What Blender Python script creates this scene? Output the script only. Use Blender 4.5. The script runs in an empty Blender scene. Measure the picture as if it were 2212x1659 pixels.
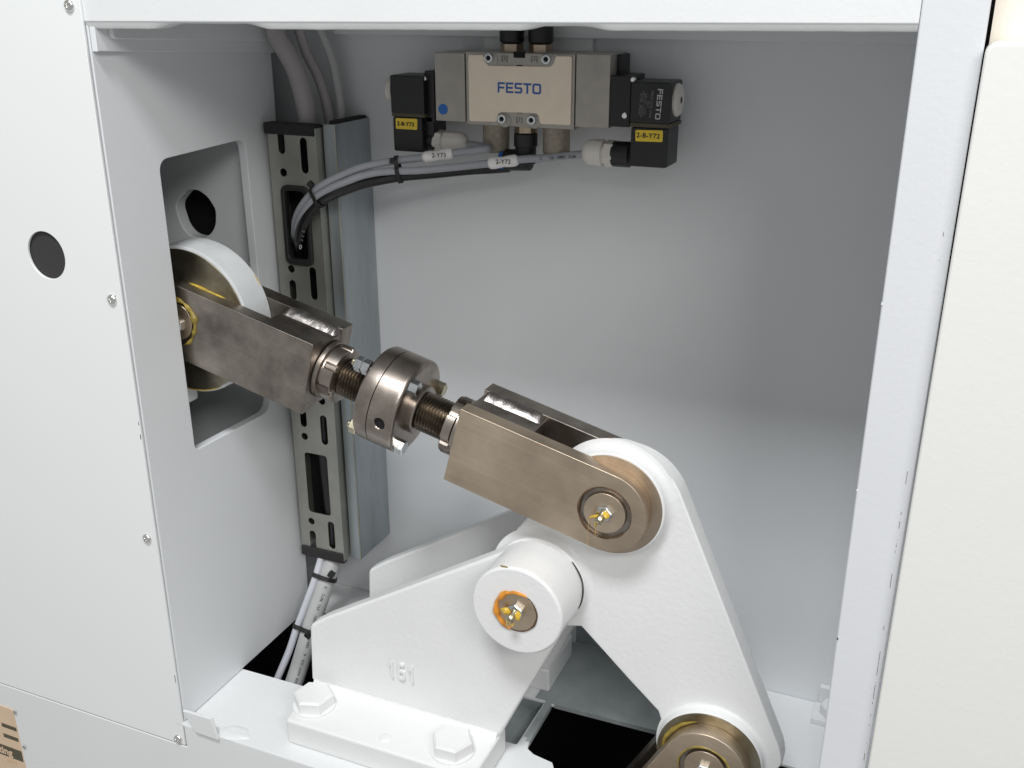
import bpy, bmesh, math, random
from mathutils import Vector, Matrix, noise
random.seed(7)
S = bpy.context.scene
COL = S.collection

# ------------------------------------------------------------------ camera, world, lamps, exposure
CAM = Vector((0.5263, -0.53141, 0.01862))
RIGHT = Vector((0.91824, 0.39602, -0.00129))
DOWN = Vector((0.14061, -0.32907, -0.93378))
FWD = Vector((-0.37022, 0.85725, -0.35785))
FOC, CU, CV = 2218.29, 1106.0, 829.5
cd = bpy.data.cameras.new('camera')
cd.sensor_width = 36.0
cd.lens = 36.1024
cd.clip_start = 0.01
cd.clip_end = 100
cam = bpy.data.objects.new('camera', cd)
COL.objects.link(cam)
m3 = Matrix((RIGHT, -DOWN, -FWD)).transposed()
cam.matrix_world = Matrix.Translation(CAM) @ m3.to_4x4()
S.camera = cam

W = bpy.data.worlds.new('World')
S.world = W
W.use_nodes = True
W.node_tree.nodes['Background'].inputs[0].default_value = (0.98, 0.985, 0.975, 1)
W.node_tree.nodes['Background'].inputs[1].default_value = 0.40


def lamp(name, loc, target, sx, sy, power, col=(1, 1, 1)):
    d = bpy.data.lights.new(name, 'AREA')
    d.shape = 'RECTANGLE'
    d.size, d.size_y, d.energy, d.color = sx, sy, power, col
    o = bpy.data.objects.new(name, d)
    COL.objects.link(o)
    o.location = loc
    o.rotation_euler = (Vector(target) - Vector(loc)).to_track_quat('-Z', 'Y').to_euler()
    return o




lamp('ceiling_lamp', (0.32, -0.95, 1.45), (0.25, 0.1, -0.35), 0.6, 0.34, 30, (0.965, 0.985, 1.0))
lamp('ceiling_lamp', (1.50, -1.3, 0.9), (0.15, 0.1, -0.30), 0.9, 0.4, 16, (1.0, 0.99, 0.97))
S.view_settings.view_transform = 'Standard'
S.view_settings.look = 'None'
S.view_settings.exposure = 0.0
S.view_settings.gamma = 1.0
S.view_settings.use_curve_mapping = False
S.cycles.max_bounces = 10
S.cycles.diffuse_bounces = 6


def ray(u, v):
    return RIGHT * (u - CU) + DOWN * (v - CV) + FWD * FOC


def at(u, v, Y):
    """point of the depth plane Y measured off the photograph"""
    d = ray(u, v)
    return CAM + d * ((Y - CAM.y) / d.y)


def atx(u, v, X):
    d = ray(u, v)
    return CAM + d * ((X - CAM.x) / d.x)


def tA(x, y): return 276.5 + x / 4, 207.4 + y / 4
def tC(x, y): return 553 + x / 4, 622.1 + y / 4
def tD(x, y): return 553 + x / 4, 967.8 + y / 4
def tE(x, y): return 829.5 + x / 4, y / 4
def tF(x, y): return 1106 + x / 4, 69.1 + y / 4
def tG(x, y): return 898.6 + x / 4, 817.3 + y / 4
def tH(x, y): return 898.6 + x / 4, 1106 + y / 4
def tM(x, y): return 138.3 + x / 4, y / 4


# ------------------------------------------------------------------ materials
def mat(name, col, rough=0.5, metal=0.0, bump=0.0, bscale=300.0, var=0.0, vscale=20.0, var_col=None,
        rvar=0.0, brush=0.0, spec=0.5, specks=0.0, aniso=None, coat=0.0, extra=None):
    m = bpy.data.materials.new(name)
    m.use_nodes = True
    nt = m.node_tree
    N, L = nt.nodes, nt.links
    b = N['Principled BSDF']
    b.inputs['Base Color'].default_value = (*col, 1)
    b.inputs['Roughness'].default_value = rough
    b.inputs['Metallic'].default_value = metal
    b.inputs['Specular IOR Level'].default_value = spec
    b.inputs['Coat Weight'].default_value = coat
    tc = N.new('ShaderNodeTexCoord')
    out = None
    if var or var_col:
        n = N.new('ShaderNodeTexNoise')
        n.inputs['Scale'].default_value = vscale
        n.inputs['Detail'].default_value = 5
        n.inputs['Roughness'].default_value = 0.6
        if aniso:
            mp = N.new('ShaderNodeMapping')
            mp.inputs['Scale'].default_value = aniso
            L.new(tc.outputs['Object'], mp.inputs[0])
            L.new(mp.outputs[0], n.inputs['Vector'])
        else:
            L.new(tc.outputs['Object'], n.inputs['Vector'])
        r = N.new('ShaderNodeValToRGB')
        r.color_ramp.elements[0].position = 0.32
        r.color_ramp.elements[1].position = 0.68
        lo = var_col if var_col else tuple(c * (1 - var) for c in col)
        hi = tuple(min(1, c * (1 + var * 0.5)) for c in col)
        r.color_ramp.elements[0].color = (*lo, 1)
        r.color_ramp.elements[1].color = (*hi, 1)
        L.new(n.outputs['Fac'], r.inputs[0])
        out = r.outputs[0]
        if rvar:
            mr = N.new('ShaderNodeMapRange')
            mr.inputs['To Min'].default_value = rough - rvar
            mr.inputs['To Max'].default_value = rough + rvar
            L.new(n.outputs['Fac'], mr.inputs['Value'])
            L.new(mr.outputs[0], b.inputs['Roughness'])
    if specks:
        v = N.new('ShaderNodeTexNoise')
        v.inputs['Scale'].default_value = 210
        v.inputs['Detail'].default_value = 1
        L.new(tc.outputs['Object'], v.inputs['Vector'])
        r2 = N.new('ShaderNodeValToRGB')
        r2.color_ramp.elements[0].position = 0.80 - specks
        r2.color_ramp.elements[1].position = 0.83 - specks
        r2.color_ramp.elements[0].color = (0, 0, 0, 1)
        r2.color_ramp.elements[1].color = (1, 1, 1, 1)
        L.new(v.outputs['Fac'], r2.inputs[0])
        mx = N.new('ShaderNodeMixRGB')
        mx.inputs[2].default_value = (0.12, 0.11, 0.10, 1)
        if out:
            L.new(out, mx.inputs[1])
        else:
            mx.inputs[1].default_value = (*col, 1)
        L.new(r2.outputs[0], mx.inputs[0])
        out = mx.outputs[0]
    if brush:
        mp2 = N.new('ShaderNodeMapping')
        mp2.inputs['Rotation'].default_value = (0, math.radians(-14.75), 0)
        L.new(tc.outputs['Object'], mp2.inputs[0])
        mp3 = N.new('ShaderNodeMapping')
        mp3.inputs['Scale'].default_value = (14, 60, 800)
        L.new(mp2.outputs[0], mp3.inputs[0])
        n3 = N.new('ShaderNodeTexNoise')
        n3.inputs['Scale'].default_value = 1.0
        n3.inputs['Detail'].default_value = 4
        L.new(mp3.outputs[0], n3.inputs['Vector'])
        r3 = N.new('ShaderNodeMapRange')
        r3.inputs['From Min'].default_value = 0.3
        r3.inputs['From Max'].default_value = 0.7
        r3.inputs['To Min'].default_value = 1 - brush
        r3.inputs['To Max'].default_value = 1.0
        L.new(n3.outputs['Fac'], r3.inputs['Value'])
        mx3 = N.new('ShaderNodeMixRGB')
        mx3.blend_type = 'MULTIPLY'
        mx3.inputs[0].default_value = 1.0
        L.new(out, mx3.inputs[1])
        L.new(r3.outputs[0], mx3.inputs[2])
        out = mx3.outputs[0]
    if extra:
        out = extra(nt, tc, out, col)
    if out:
        L.new(out, b.inputs['Base Color'])
    if bump:
        n2 = N.new('ShaderNodeTexNoise')
        n2.inputs['Scale'].default_value = bscale
        n2.inputs['Detail'].default_value = 3
        L.new(tc.outputs['Object'], n2.inputs['Vector'])
        bp = N.new('ShaderNodeBump')
        bp.inputs['Strength'].default_value = bump
        bp.inputs['Distance'].default_value = 0.001
        L.new(n2.outputs['Fac'], bp.inputs['Height'])
        L.new(bp.outputs[0], b.inputs['Normal'])
    return m


def scratch_line(nt, tc, out, col):
    # worn broken line along the post edge
    N, L = nt.nodes, nt.links
    geo = N.new('ShaderNodeNewGeometry')
    sx = N.new('ShaderNodeSeparateXYZ')
    L.new(geo.outputs['Position'], sx.inputs[0])

    def M(op, a, b=None):
        n = N.new('ShaderNodeMath')
        n.operation = op
        for i, q in enumerate((a, b)):
            if q is None:
                continue
            if isinstance(q, (int, float)):
                n.inputs[i].default_value = q
            else:
                L.new(q, n.inputs[i])
        return n.outputs[0]
    d = M('ABSOLUTE', M('SUBTRACT', sx.outputs[0], 0.5238))
    line = M('LESS_THAN', d, 0.00015)
    nz = N.new('ShaderNodeTexNoise')
    nz.inputs['Scale'].default_value = 130
    nz.inputs['Detail'].default_value = 4
    L.new(tc.outputs['Object'], nz.inputs['Vector'])
    brk = M('GREATER_THAN', nz.outputs['Fac'], 0.56)
    low = M('LESS_THAN', sx.outputs[2], -0.08)
    fac = M('MULTIPLY', M('MULTIPLY', line, brk), low)
    mx = N.new('ShaderNodeMixRGB')
    L.new(fac, mx.inputs[0])
    if out:
        L.new(out, mx.inputs[1])
    else:
        mx.inputs[1].default_value = (*col, 1)
    mx.inputs[2].default_value = (0.08, 0.07, 0.07, 1)
    return mx.outputs[0]


WHITE = (0.77, 0.78, 0.785)
M = {}
M['paint'] = mat('white_paint', WHITE, 0.42, bump=0.10, bscale=420, var=0.025, vscale=9)
M['paint_panel'] = mat('panel_paint', (0.84, 0.85, 0.85), 0.5, bump=0.05, bscale=900, var=0.006, vscale=6)
M['paint_post'] = mat('post_paint', (0.70, 0.71, 0.735), 0.45, bump=0.12, bscale=330, var=0.02, vscale=8, extra=scratch_line)
M['paint_wall'] = mat('inner_paint', (0.77, 0.785, 0.80), 0.5, bump=0.05, bscale=700, var=0.03, vscale=5)
M['paint_cast'] = mat('cast_paint', (0.80, 0.803, 0.80), 0.36, bump=0.26, bscale=240, var=0.02, vscale=14, coat=0.10, specks=0.0)
M['paint_dimmed'] = mat('dimmed_rim_white', (0.60, 0.615, 0.62), 0.42, bump=0.30, bscale=120, var=0.08, vscale=40)  # white rim paint, greyed in its colour to offset the right lamp's light
M['cream'] = mat('cream_paint', (0.79, 0.783, 0.757), 0.5, bump=0.10, bscale=260, var=0.006, vscale=7)
M['beige'] = mat('beige_wall', (0.82, 0.76, 0.67), 0.6, bump=0.06, bscale=300)
M['underside'] = mat('beam_edge_paint', (0.66, 0.645, 0.60), 0.55, bump=0.25, bscale=350, var=0.08, vscale=40)
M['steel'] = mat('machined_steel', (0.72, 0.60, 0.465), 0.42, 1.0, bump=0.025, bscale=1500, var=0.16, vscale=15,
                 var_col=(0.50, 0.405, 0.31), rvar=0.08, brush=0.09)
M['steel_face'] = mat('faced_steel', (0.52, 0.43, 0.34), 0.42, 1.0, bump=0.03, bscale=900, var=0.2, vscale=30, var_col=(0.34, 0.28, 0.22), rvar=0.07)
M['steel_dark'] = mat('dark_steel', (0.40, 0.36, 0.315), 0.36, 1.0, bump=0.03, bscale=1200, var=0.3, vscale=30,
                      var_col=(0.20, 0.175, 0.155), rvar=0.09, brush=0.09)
M['steel_bright'] = mat('turned_steel', (0.44, 0.39, 0.345), 0.30, 1.0, bump=0.03, bscale=900, var=0.2, vscale=45,
                        var_col=(0.29, 0.25, 0.22), rvar=0.07)
M['steel_oily'] = mat('oily_steel', (0.36, 0.33, 0.26), 0.34, 1.0, bump=0.04, bscale=700, var=0.3, vscale=38,
                      var_col=(0.20, 0.17, 0.11), rvar=0.1)
M['weld'] = mat('weld_metal', (0.34, 0.315, 0.30), 0.38, 1.0, bump=0.2, bscale=420, var=0.3, vscale=90)
M['thread'] = mat('threaded_steel', (0.19, 0.16, 0.125), 0.32, 1.0, var=0.3, vscale=120)
M['zinc'] = mat('zinc_plate', (0.70, 0.73, 0.74), 0.24, 1.0, bump=0.05, bscale=700, var=0.2, vscale=160)
M['zinc_yellow'] = mat('yellow_zinc', (0.62, 0.57, 0.42), 0.26, 1.0, var=0.25, vscale=120)
M['chrome'] = mat('bright_screw', (0.80, 0.80, 0.78), 0.16, 1.0)
M['galv'] = mat('galvanised_steel', (0.47, 0.51, 0.53), 0.42, 0.85, bump=0.03, bscale=500, var=0.22, vscale=30,
                aniso=(1, 1, 0.25), rvar=0.06)
M['galv_warm'] = mat('slotted_steel', (0.45, 0.45, 0.41), 0.44, 0.80, bump=0.03, bscale=600, var=0.12, vscale=40)
M['black'] = mat('black_plastic', (0.012, 0.012, 0.013), 0.42, bump=0.06, bscale=900)
M['black_soft'] = mat('black_rubber', (0.018, 0.017, 0.017), 0.5, bump=0.08, bscale=500)
M['foam'] = mat('black_foam_edge', (0.028, 0.025, 0.026), 0.85, bump=0.5, bscale=900)
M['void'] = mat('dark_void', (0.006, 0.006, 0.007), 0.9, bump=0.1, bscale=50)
M['plug'] = mat('charcoal_plug', (0.035, 0.034, 0.036), 0.7, bump=0.35, bscale=900)
M['die_cast'] = mat('die_cast_zinc', (0.44, 0.415, 0.38), 0.5, 0.6, bump=0.06, bscale=1400, var=0.10, vscale=70)
M['champagne'] = mat('champagne_plate', (0.93, 0.80, 0.655), 0.45, 0.25, bump=0.02, bscale=2500, var=0.04, vscale=60)
M['brass'] = mat('nickel_brass', (0.52, 0.42, 0.32), 0.34, 0.9, var=0.25, vscale=120)
M['sinter'] = mat('sintered_bronze', (0.42, 0.37, 0.30), 0.65, 0.5, bump=0.5, bscale=1800, var=0.2, vscale=300)
M['blue'] = mat('blue_plastic', (0.012, 0.15, 0.52), 0.45, bump=0.03, bscale=600)
M['ink_blue'] = mat('blue_ink', (0.03, 0.12, 0.42), 0.5, bump=0.02, bscale=800)
M['ink'] = mat('black_ink', (0.02, 0.02, 0.025), 0.6, bump=0.02, bscale=800)
M['ink_white'] = mat('white_print', (0.55, 0.55, 0.55), 0.6, bump=0.02, bscale=800)
M['ink_grey'] = mat('grey_print', (0.20, 0.20, 0.20), 0.6, bump=0.02, bscale=800)
M['cast_mark'] = mat('cast_mark', (0.22, 0.21, 0.20), 0.5, 0.7, bump=0.02, bscale=800)
M['yellow'] = mat('yellow_label', (0.92, 0.66, 0.05), 0.5, bump=0.03, bscale=900, var=0.03, vscale=60)
M['label_white'] = mat('white_sleeve', (0.90, 0.875, 0.86), 0.35, bump=0.03, bscale=600)
M['gland'] = mat('grey_nylon', (0.78, 0.745, 0.69), 0.45, bump=0.03, bscale=600, var=0.05, vscale=80)
M['gasket'] = mat('olive_gasket', (0.085, 0.075, 0.045), 0.6, bump=0.05, bscale=600)
M['cable'] = mat('grey_cable', (0.36, 0.37, 0.40), 0.45, bump=0.03, bscale=500, var=0.05, vscale=60)
M['cable_pale'] = mat('pale_cable', (0.56, 0.565, 0.62), 0.42, bump=0.03, bscale=500, var=0.04, vscale=60)
M['conduit'] = mat('light_grey_conduit', (0.47, 0.475, 0.47), 0.45, bump=0.03, bscale=500, var=0.05, vscale=50)
M['conduit_dusty'] = mat('dusty_conduit', (0.40, 0.375, 0.375), 0.5, bump=0.04, bscale=500, var=0.08, vscale=50)
M['hose'] = mat('black_hose', (0.013, 0.013, 0.014), 0.3, bump=0.03, bscale=500)
M['grease'] = mat('yellow_grease', (0.72, 0.47, 0.05), 0.22, bump=0.3, bscale=500, var=0.35, vscale=180, coat=0.3)
M['grease_orange'] = mat('orange_grease', (0.70, 0.28, 0.03), 0.25, bump=0.4, bscale=400, var=0.4, vscale=170, coat=0.3)
M['grease_dull'] = mat('dull_grease', (0.48, 0.34, 0.05), 0.4, bump=0.3, bscale=500, var=0.4, vscale=180)
M['grease_old'] = mat('old_grease', (0.30, 0.22, 0.04), 0.35, bump=0.4, bscale=500, var=0.4, vscale=200)
M['grease_brown'] = mat('brown_grease', (0.10, 0.055, 0.03), 0.25, bump=0.3, bscale=500, var=0.4, vscale=150)
M['tan'] = mat('tan_plate', (0.70, 0.52, 0.36), 0.5, bump=0.02, bscale=700, var=0.06, vscale=40)
M['chip'] = mat('bare_chip', (0.05, 0.045, 0.04), 0.6, bump=0.05, bscale=700)
M['flat_grey'] = mat('flat_grey_paint', (0.30, 0.33, 0.335), 0.55, bump=0.06, bscale=400, var=0.10, vscale=30, var_col=(0.20, 0.225, 0.23))  # dull grey; the wall patch uses it for the lever's shade
M['shade_smear'] = mat('shade_smear_grey', (0.42, 0.45, 0.455), 0.5, bump=0.05, bscale=500, vscale=16, var=0.1, var_col=(0.24, 0.27, 0.275))  # patchy paint smears with the lever's shade put into the grey
M['sealant'] = mat('white_sealant', (0.74, 0.75, 0.76), 0.35, bump=0.2, bscale=120)

# ------------------------------------------------------------------ object helpers
ORG = {}


def link(o, origin, parent):
    COL.objects.link(o)
    ORG[o.name] = Vector(origin)
    if parent is not None:
        o.parent = parent
        o.location = Vector(origin) - ORG[parent.name]
    else:
        o.location = Vector(origin)
    return o


def tag(o, label=None, cat=None, group=None, kind=None):
    for k, v in (('label', label), ('category', cat), ('group', group), ('kind', kind)):
        if v:
            o[k] = v
    return o


def thing(name, origin, label, cat, group=None):
    o = bpy.data.objects.new(name, None)
    o.empty_display_size = 0.01
    link(o, origin, None)
    return tag(o, label, cat, group)


def finish(me, angle=35.0):
    for p in me.polygons:
        p.use_smooth = True
    me.set_sharp_from_angle(angle=math.radians(angle))


def part(name, bm, m, parent=None, origin=None, angle=35.0):
    """one mesh object from a bmesh (or mesh) given in world coordinates"""
    if isinstance(bm, bpy.types.Mesh):
        me = bm
        me.name = name
    else:
        me = bpy.data.meshes.new(name)
        bmesh.ops.recalc_face_normals(bm, faces=bm.faces[:])
        bm.to_mesh(me)
        bm.free()
    if origin is None:
        if parent is not None:
            origin = ORG[parent.name]
        else:
            vs = [v.co for v in me.vertices]
            origin = Vector(((min(v.x for v in vs) + max(v.x for v in vs)) / 2, (min(v.y for v in vs) + max(v.y for v in vs)) / 2,
                             min(v.z for v in vs)))
    me.transform(Matrix.Translation(-Vector(origin)))
    finish(me, angle)
    me.materials.clear()
    me.materials.append(m)
    o = bpy.data.objects.new(name, me)
    wn = o.modifiers.new('weighted', 'WEIGHTED_NORMAL')
    wn.keep_sharp = True
    wn.weight = 60
    return link(o, origin, parent)


def struct(name, bm, m, parent=None, origin=None):
    o = part(name, bm, m, parent, origin)
    if parent is None:
        o['kind'] = 'structure'
    return o


def copy_part(src, parent, origin):
    o = src.copy()
    return link(o, origin, parent)


# ------------------------------------------------------------------ shape helpers (all return a bmesh)
def join(*bms):
    a = bms[0]
    for b in bms[1:]:
        me = bpy.data.meshes.new('tmp')
        b.to_mesh(me)
        b.free()
        a.from_mesh(me)
        bpy.data.meshes.remove(me)
    return a


def box(x0, x1, y0, y1, z0, z1, bev=0.0, seg=2):
    bm = bmesh.new()
    r = bmesh.ops.create_cube(bm, size=1)
    bmesh.ops.scale(bm, vec=(abs(x1 - x0), abs(y1 - y0), abs(z1 - z0)), verts=bm.verts)
    bmesh.ops.translate(bm, vec=((x0 + x1) / 2, (y0 + y1) / 2, (z0 + z1) / 2), verts=bm.verts)
    if bev:
        bmesh.ops.bevel(bm, geom=bm.edges[:], offset=bev, segments=seg, affect='EDGES', profile=0.5)
    return bm


def lathe(profile, origin, axis, seg=48, ref=None, smooth_close=True):
    """profile: (s along axis, radius); closed with end caps when radius > 0"""
    bm = bmesh.new()
    ax = Vector(axis).normalized()
    ref = Vector(ref) if ref is not None else (Vector((0, 1, 0)) if abs(ax.y) < 0.9 else Vector((1, 0, 0)))
    e1 = (ref - ax * ref.dot(ax)).normalized()
    e2 = ax.cross(e1)
    O = Vector(origin)
    rings = []
    for s, r in profile:
        if r <= 1e-7:
            rings.append([bm.verts.new(O + ax * s)])
        else:
            rings.append([bm.verts.new(O + ax * s + (e1 * math.cos(2 * math.pi * k / seg) + e2 * math.sin(2 * math.pi * k / seg)) * r)
                          for k in range(seg)])
    for a, b in zip(rings, rings[1:]):
        if len(a) == 1 and len(b) == 1:
            continue
        for k in range(seg):
            k2 = (k + 1) % seg
            if len(a) == 1:
                bm.faces.new((a[0], b[k2], b[k]))
            elif len(b) == 1:
                bm.faces.new((a[k], a[k2], b[0]))
            else:
                bm.faces.new((a[k], a[k2], b[k2], b[k]))
    if len(rings[0]) > 1:
        bm.faces.new(rings[0][::-1])
    if len(rings[-1]) > 1:
        bm.faces.new(rings[-1])
    return bm


def ring(profile, origin, axis, seg=48):
    """lathe of a closed profile loop (a ring with a bore)"""
    bm = bmesh.new()
    ax = Vector(axis).normalized()
    ref = Vector((0, 1, 0)) if abs(ax.y) < 0.9 else Vector((1, 0, 0))
    e1 = (ref - ax * ref.dot(ax)).normalized()
    e2 = ax.cross(e1)
    O = Vector(origin)
    rings = [[bm.verts.new(O + ax * s + (e1 * math.cos(2 * math.pi * k / seg) + e2 * math.sin(2 * math.pi * k / seg)) * r)
              for k in range(seg)] for s, r in profile]
    n = len(rings)
    for i in range(n):
        a, b = rings[i], rings[(i + 1) % n]
        for k in range(seg):
            k2 = (k + 1) % seg
            bm.faces.new((a[k], a[k2], b[k2], b[k]))
    return bm


def cyl(origin, axis, r, length, bev=0.0, seg=40):
    """starts at origin and runs length along axis"""
    if bev:
        n = 3
        pr = [(0, r - bev)]
        pr += [(bev * (1 - math.cos(a)), r - bev + bev * math.sin(a)) for a in [math.pi / 2 * i / n for i in range(1, n + 1)]]
        pr += [(length - bev * (1 - math.cos(a)), r - bev + bev * math.sin(a)) for a in [math.pi / 2 * i / n for i in range(n, 0, -1)]]
        pr += [(length, r - bev)]
        return lathe(pr, origin, axis, seg)
    return lathe([(0, r), (length, r)], origin, axis, seg)


def hexa(origin, axis, rc, length, ref=None, chamfer=0.0, both=False):
    """hexagonal prism of corner radius rc with chamfered far end"""
    b = lathe([(0, rc), (length, rc)], origin, axis, 6, ref)
    if chamfer:
        ax = Vector(axis).normalized()
        O = Vector(origin)
        ends = [length] + ([0] if both else [])
        ed = []
        for e in b.edges:
            for L in ends:
                if all(abs((v.co - O).dot(ax) - L) < 1e-6 for v in e.verts):
                    ed.append(e)
        bmesh.ops.bevel(b, geom=ed, offset=chamfer, segments=1, affect='EDGES', profile=0.5)
    return b


def catmull(pts, n=10):
    pts = [Vector(p) for p in pts]
    P = [pts[0] * 2 - pts[1]] + pts + [pts[-1] * 2 - pts[-2]]
    out = []
    for i in range(1, len(P) - 2):
        a, b, c, d = P[i - 1], P[i], P[i + 1], P[i + 2]
        for k in range(n):
            t = k / n
            out.append(0.5 * ((2 * b) + (c - a) * t + (2 * a - 5 * b + 4 * c - d) * t * t + (3 * b - a - 3 * c + d) * t ** 3))
    out.append(pts[-1])
    return out


def tube(pts, r, seg=18, smooth=10, closed=False, flat=1.0):
    """r: number or function of 0..1"""
    P = catmull(pts, smooth) if smooth else [Vector(p) for p in pts]
    bm = bmesh.new()
    n = len(P)
    T = []
    for i in range(n):
        if closed:
            T.append((P[(i + 1) % n] - P[i - 1]).normalized())
        else:
            T.append((P[min(i + 1, n - 1)] - P[max(i - 1, 0)]).normalized())
    up = Vector((0, 0, 1)) if abs(T[0].z) < 0.8 else Vector((0, 1, 0))
    e1 = (up - T[0] * up.dot(T[0])).normalized()
    rings = []
    for i in range(n):
        e1 = (e1 - T[i] * e1.dot(T[i])).normalized()
        e2 = T[i].cross(e1)
        rr = r(i / max(1, n - 1)) if callable(r) else r
        rings.append([bm.verts.new(P[i] + (e1 * math.cos(2 * math.pi * k / seg) + e2 * flat * math.sin(2 * math.pi * k / seg)) * rr) for k in range(seg)])
    pairs = list(zip(rings, rings[1:])) + ([(rings[-1], rings[0])] if closed else [])
    for a, b in pairs:
        for k in range(seg):
            k2 = (k + 1) % seg
            bm.faces.new((a[k], a[k2], b[k2], b[k]))
    if not closed:
        bm.faces.new(rings[0][::-1])
        bm.faces.new(rings[-1])
    return bm


def circ_pts(cx, cy, r, n=40, a0=0.0, a1=2 * math.pi, closed=True):
    m = n if closed else n - 1
    return [(cx + r * math.cos(a0 + (a1 - a0) * i / m), cy + r * math.sin(a0 + (a1 - a0) * i / m)) for i in range(n)]


def round_poly(pts, radii, n=6):
    """round the corners of a polygon; radii: one number or a list"""
    out = []
    N = len(pts)
    for i in range(N):
        r = radii[i] if isinstance(radii, (list, tuple)) else radii
        p, a, b = Vector(pts[i]), Vector(pts[i - 1]), Vector(pts[(i + 1) % N])
        if r <= 0:
            out.append(tuple(p))
            continue
        da, db = (a - p).normalized(), (b - p).normalized()
        ang = da.angle(db)
        d = min(r / math.tan(ang / 2), (a - p).length * 0.49, (b - p).length * 0.49)
        s, e = p + da * d, p + db * d
        for k in range(n + 1):
            t = k / n
            out.append(tuple(s * (1 - t) ** 2 + p * 2 * t * (1 - t) + e * t * t))
    return out


def slot_pts(cx, cy, w, h, n=8):
    r = w / 2
    return [(cx + r * math.cos(math.pi * i / n), cy + h / 2 - r + r * math.sin(math.pi * i / n)) for i in range(n + 1)] + \
           [(cx - r * math.cos(math.pi * i / n), cy - h / 2 + r - r * math.sin(math.pi * i / n)) for i in range(n + 1)]


AXES = {'XZ': Matrix(((1, 0, 0), (0, 0, -1), (0, 1, 0))),    # local z (thickness) towards -Y
        'YZ': Matrix(((0, 0, 1), (1, 0, 0), (0, 1, 0))),     # thickness towards +X
        'XY': Matrix.Identity(3)}                             # thickness towards +Z


def plate(outer, holes=(), t0=0.0, t1=0.001, plane='XZ', bev=0.0, res=2):
    """sheet with holes; t0..t1 span along the plane's remaining axis"""
    cu = bpy.data.curves.new('tmp', 'CURVE')
    cu.dimensions = '2D'
    cu.fill_mode = 'BOTH'
    for loop in [outer] + list(holes):
        sp = cu.splines.new('POLY')
        sp.points.add(len(loop) - 1)
        for p, q in zip(sp.points, loop):
            p.co = (q[0], q[1], 0, 1)
        sp.use_cyclic_u = True
    th = abs(t1 - t0)
    cu.extrude = max(th / 2 - bev, 0)
    cu.bevel_depth = bev
    cu.offset = -bev
    cu.bevel_resolution = res
    o = bpy.data.objects.new('tmp', cu)
    COL.objects.link(o)
    dg = bpy.context.evaluated_depsgraph_get()
    me = bpy.data.meshes.new_from_object(o.evaluated_get(dg))
    bpy.data.objects.remove(o)
    bpy.data.curves.remove(cu)
    bm = bmesh.new()
    bm.from_mesh(me)
    bpy.data.meshes.remove(me)
    bmesh.ops.remove_doubles(bm, verts=bm.verts[:], dist=1e-6)
    A = AXES[plane]
    mid = (t0 + t1) / 2
    off = {'XZ': Vector((0, mid, 0)), 'YZ': Vector((mid, 0, 0)), 'XY': Vector((0, 0, mid))}[plane]
    bmesh.ops.transform(bm, matrix=Matrix.Translation(off) @ A.to_4x4(), verts=bm.verts)
    return bm


def text_mesh(txt, size, mtx, depth=0.00012, bold=0.0, sx=1.0, align='CENTER', spacing=1.0, bev=0.0):
    cu = bpy.data.curves.new('tmp', 'FONT')
    cu.body = txt
    cu.size = size
    cu.extrude = depth
    cu.offset = bold
    cu.align_x = align
    cu.align_y = 'CENTER'
    cu.space_character = spacing
    cu.resolution_u = 4
    cu.bevel_depth = bev
    o = bpy.data.objects.new('tmp', cu)
    COL.objects.link(o)
    dg = bpy.context.evaluated_depsgraph_get()
    me = bpy.data.meshes.new_from_object(o.evaluated_get(dg))
    bpy.data.objects.remove(o)
    bpy.data.curves.remove(cu)
    me.transform(mtx @ Matrix.Diagonal((sx, 1, 1, 1)))
    return me


def frame(o, x, y):
    """4x4 matrix with given x and y directions at o"""
    x = Vector(x).normalized()
    y = Vector(y)
    y = (y - x * y.dot(x)).normalized()
    z = x.cross(y)
    m = Matrix((x, y, z)).transposed().to_4x4()
    m.translation = Vector(o)
    return m


def front(o, roll=0.0):
    """text facing -Y at o"""
    c, s = math.cos(roll), math.sin(roll)
    return frame(o, (c, 0, s), (-s, 0, c))


def blob(center, r, scale=(1, 1, 1), rough=0.25, seed=0, sub=3):
    bm = bmesh.new()
    bmesh.ops.create_icosphere(bm, subdivisions=sub, radius=1)
    for v in bm.verts:
        n = 1 + rough * noise.noise(v.co * 1.7 + Vector((seed * 3.1, seed, 0)))
        v.co = Vector((v.co.x * scale[0], v.co.y * scale[1], v.co.z * scale[2])) * r * n + Vector(center)
    return bm


def wobble_ring(cx, cz, y, R, r, a0, a1, seed=0, n=40, amp=0.35):
    pts, rad = [], []
    for i in range(n + 1):
        a = a0 + (a1 - a0) * i / n
        w = noise.noise(Vector((math.cos(a) * 2.2 + seed, math.sin(a) * 2.2, seed * 1.7)))
        pts.append((cx + (R + r * 0.5 * w) * math.cos(a), y + 0.3 * r * w, cz + (R + r * 0.5 * w) * math.sin(a)))
        rad.append(r * (1 + amp * 1.6 * noise.noise(Vector((a * 2.5, seed, 3.3)))) * (0.35 + 0.65 * math.sin(math.pi * i / n) ** 0.5))
    return tube(pts, lambda t: max(0.0002, rad[min(n, int(t * n + 0.5))]), seg=10, smooth=0)


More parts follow.
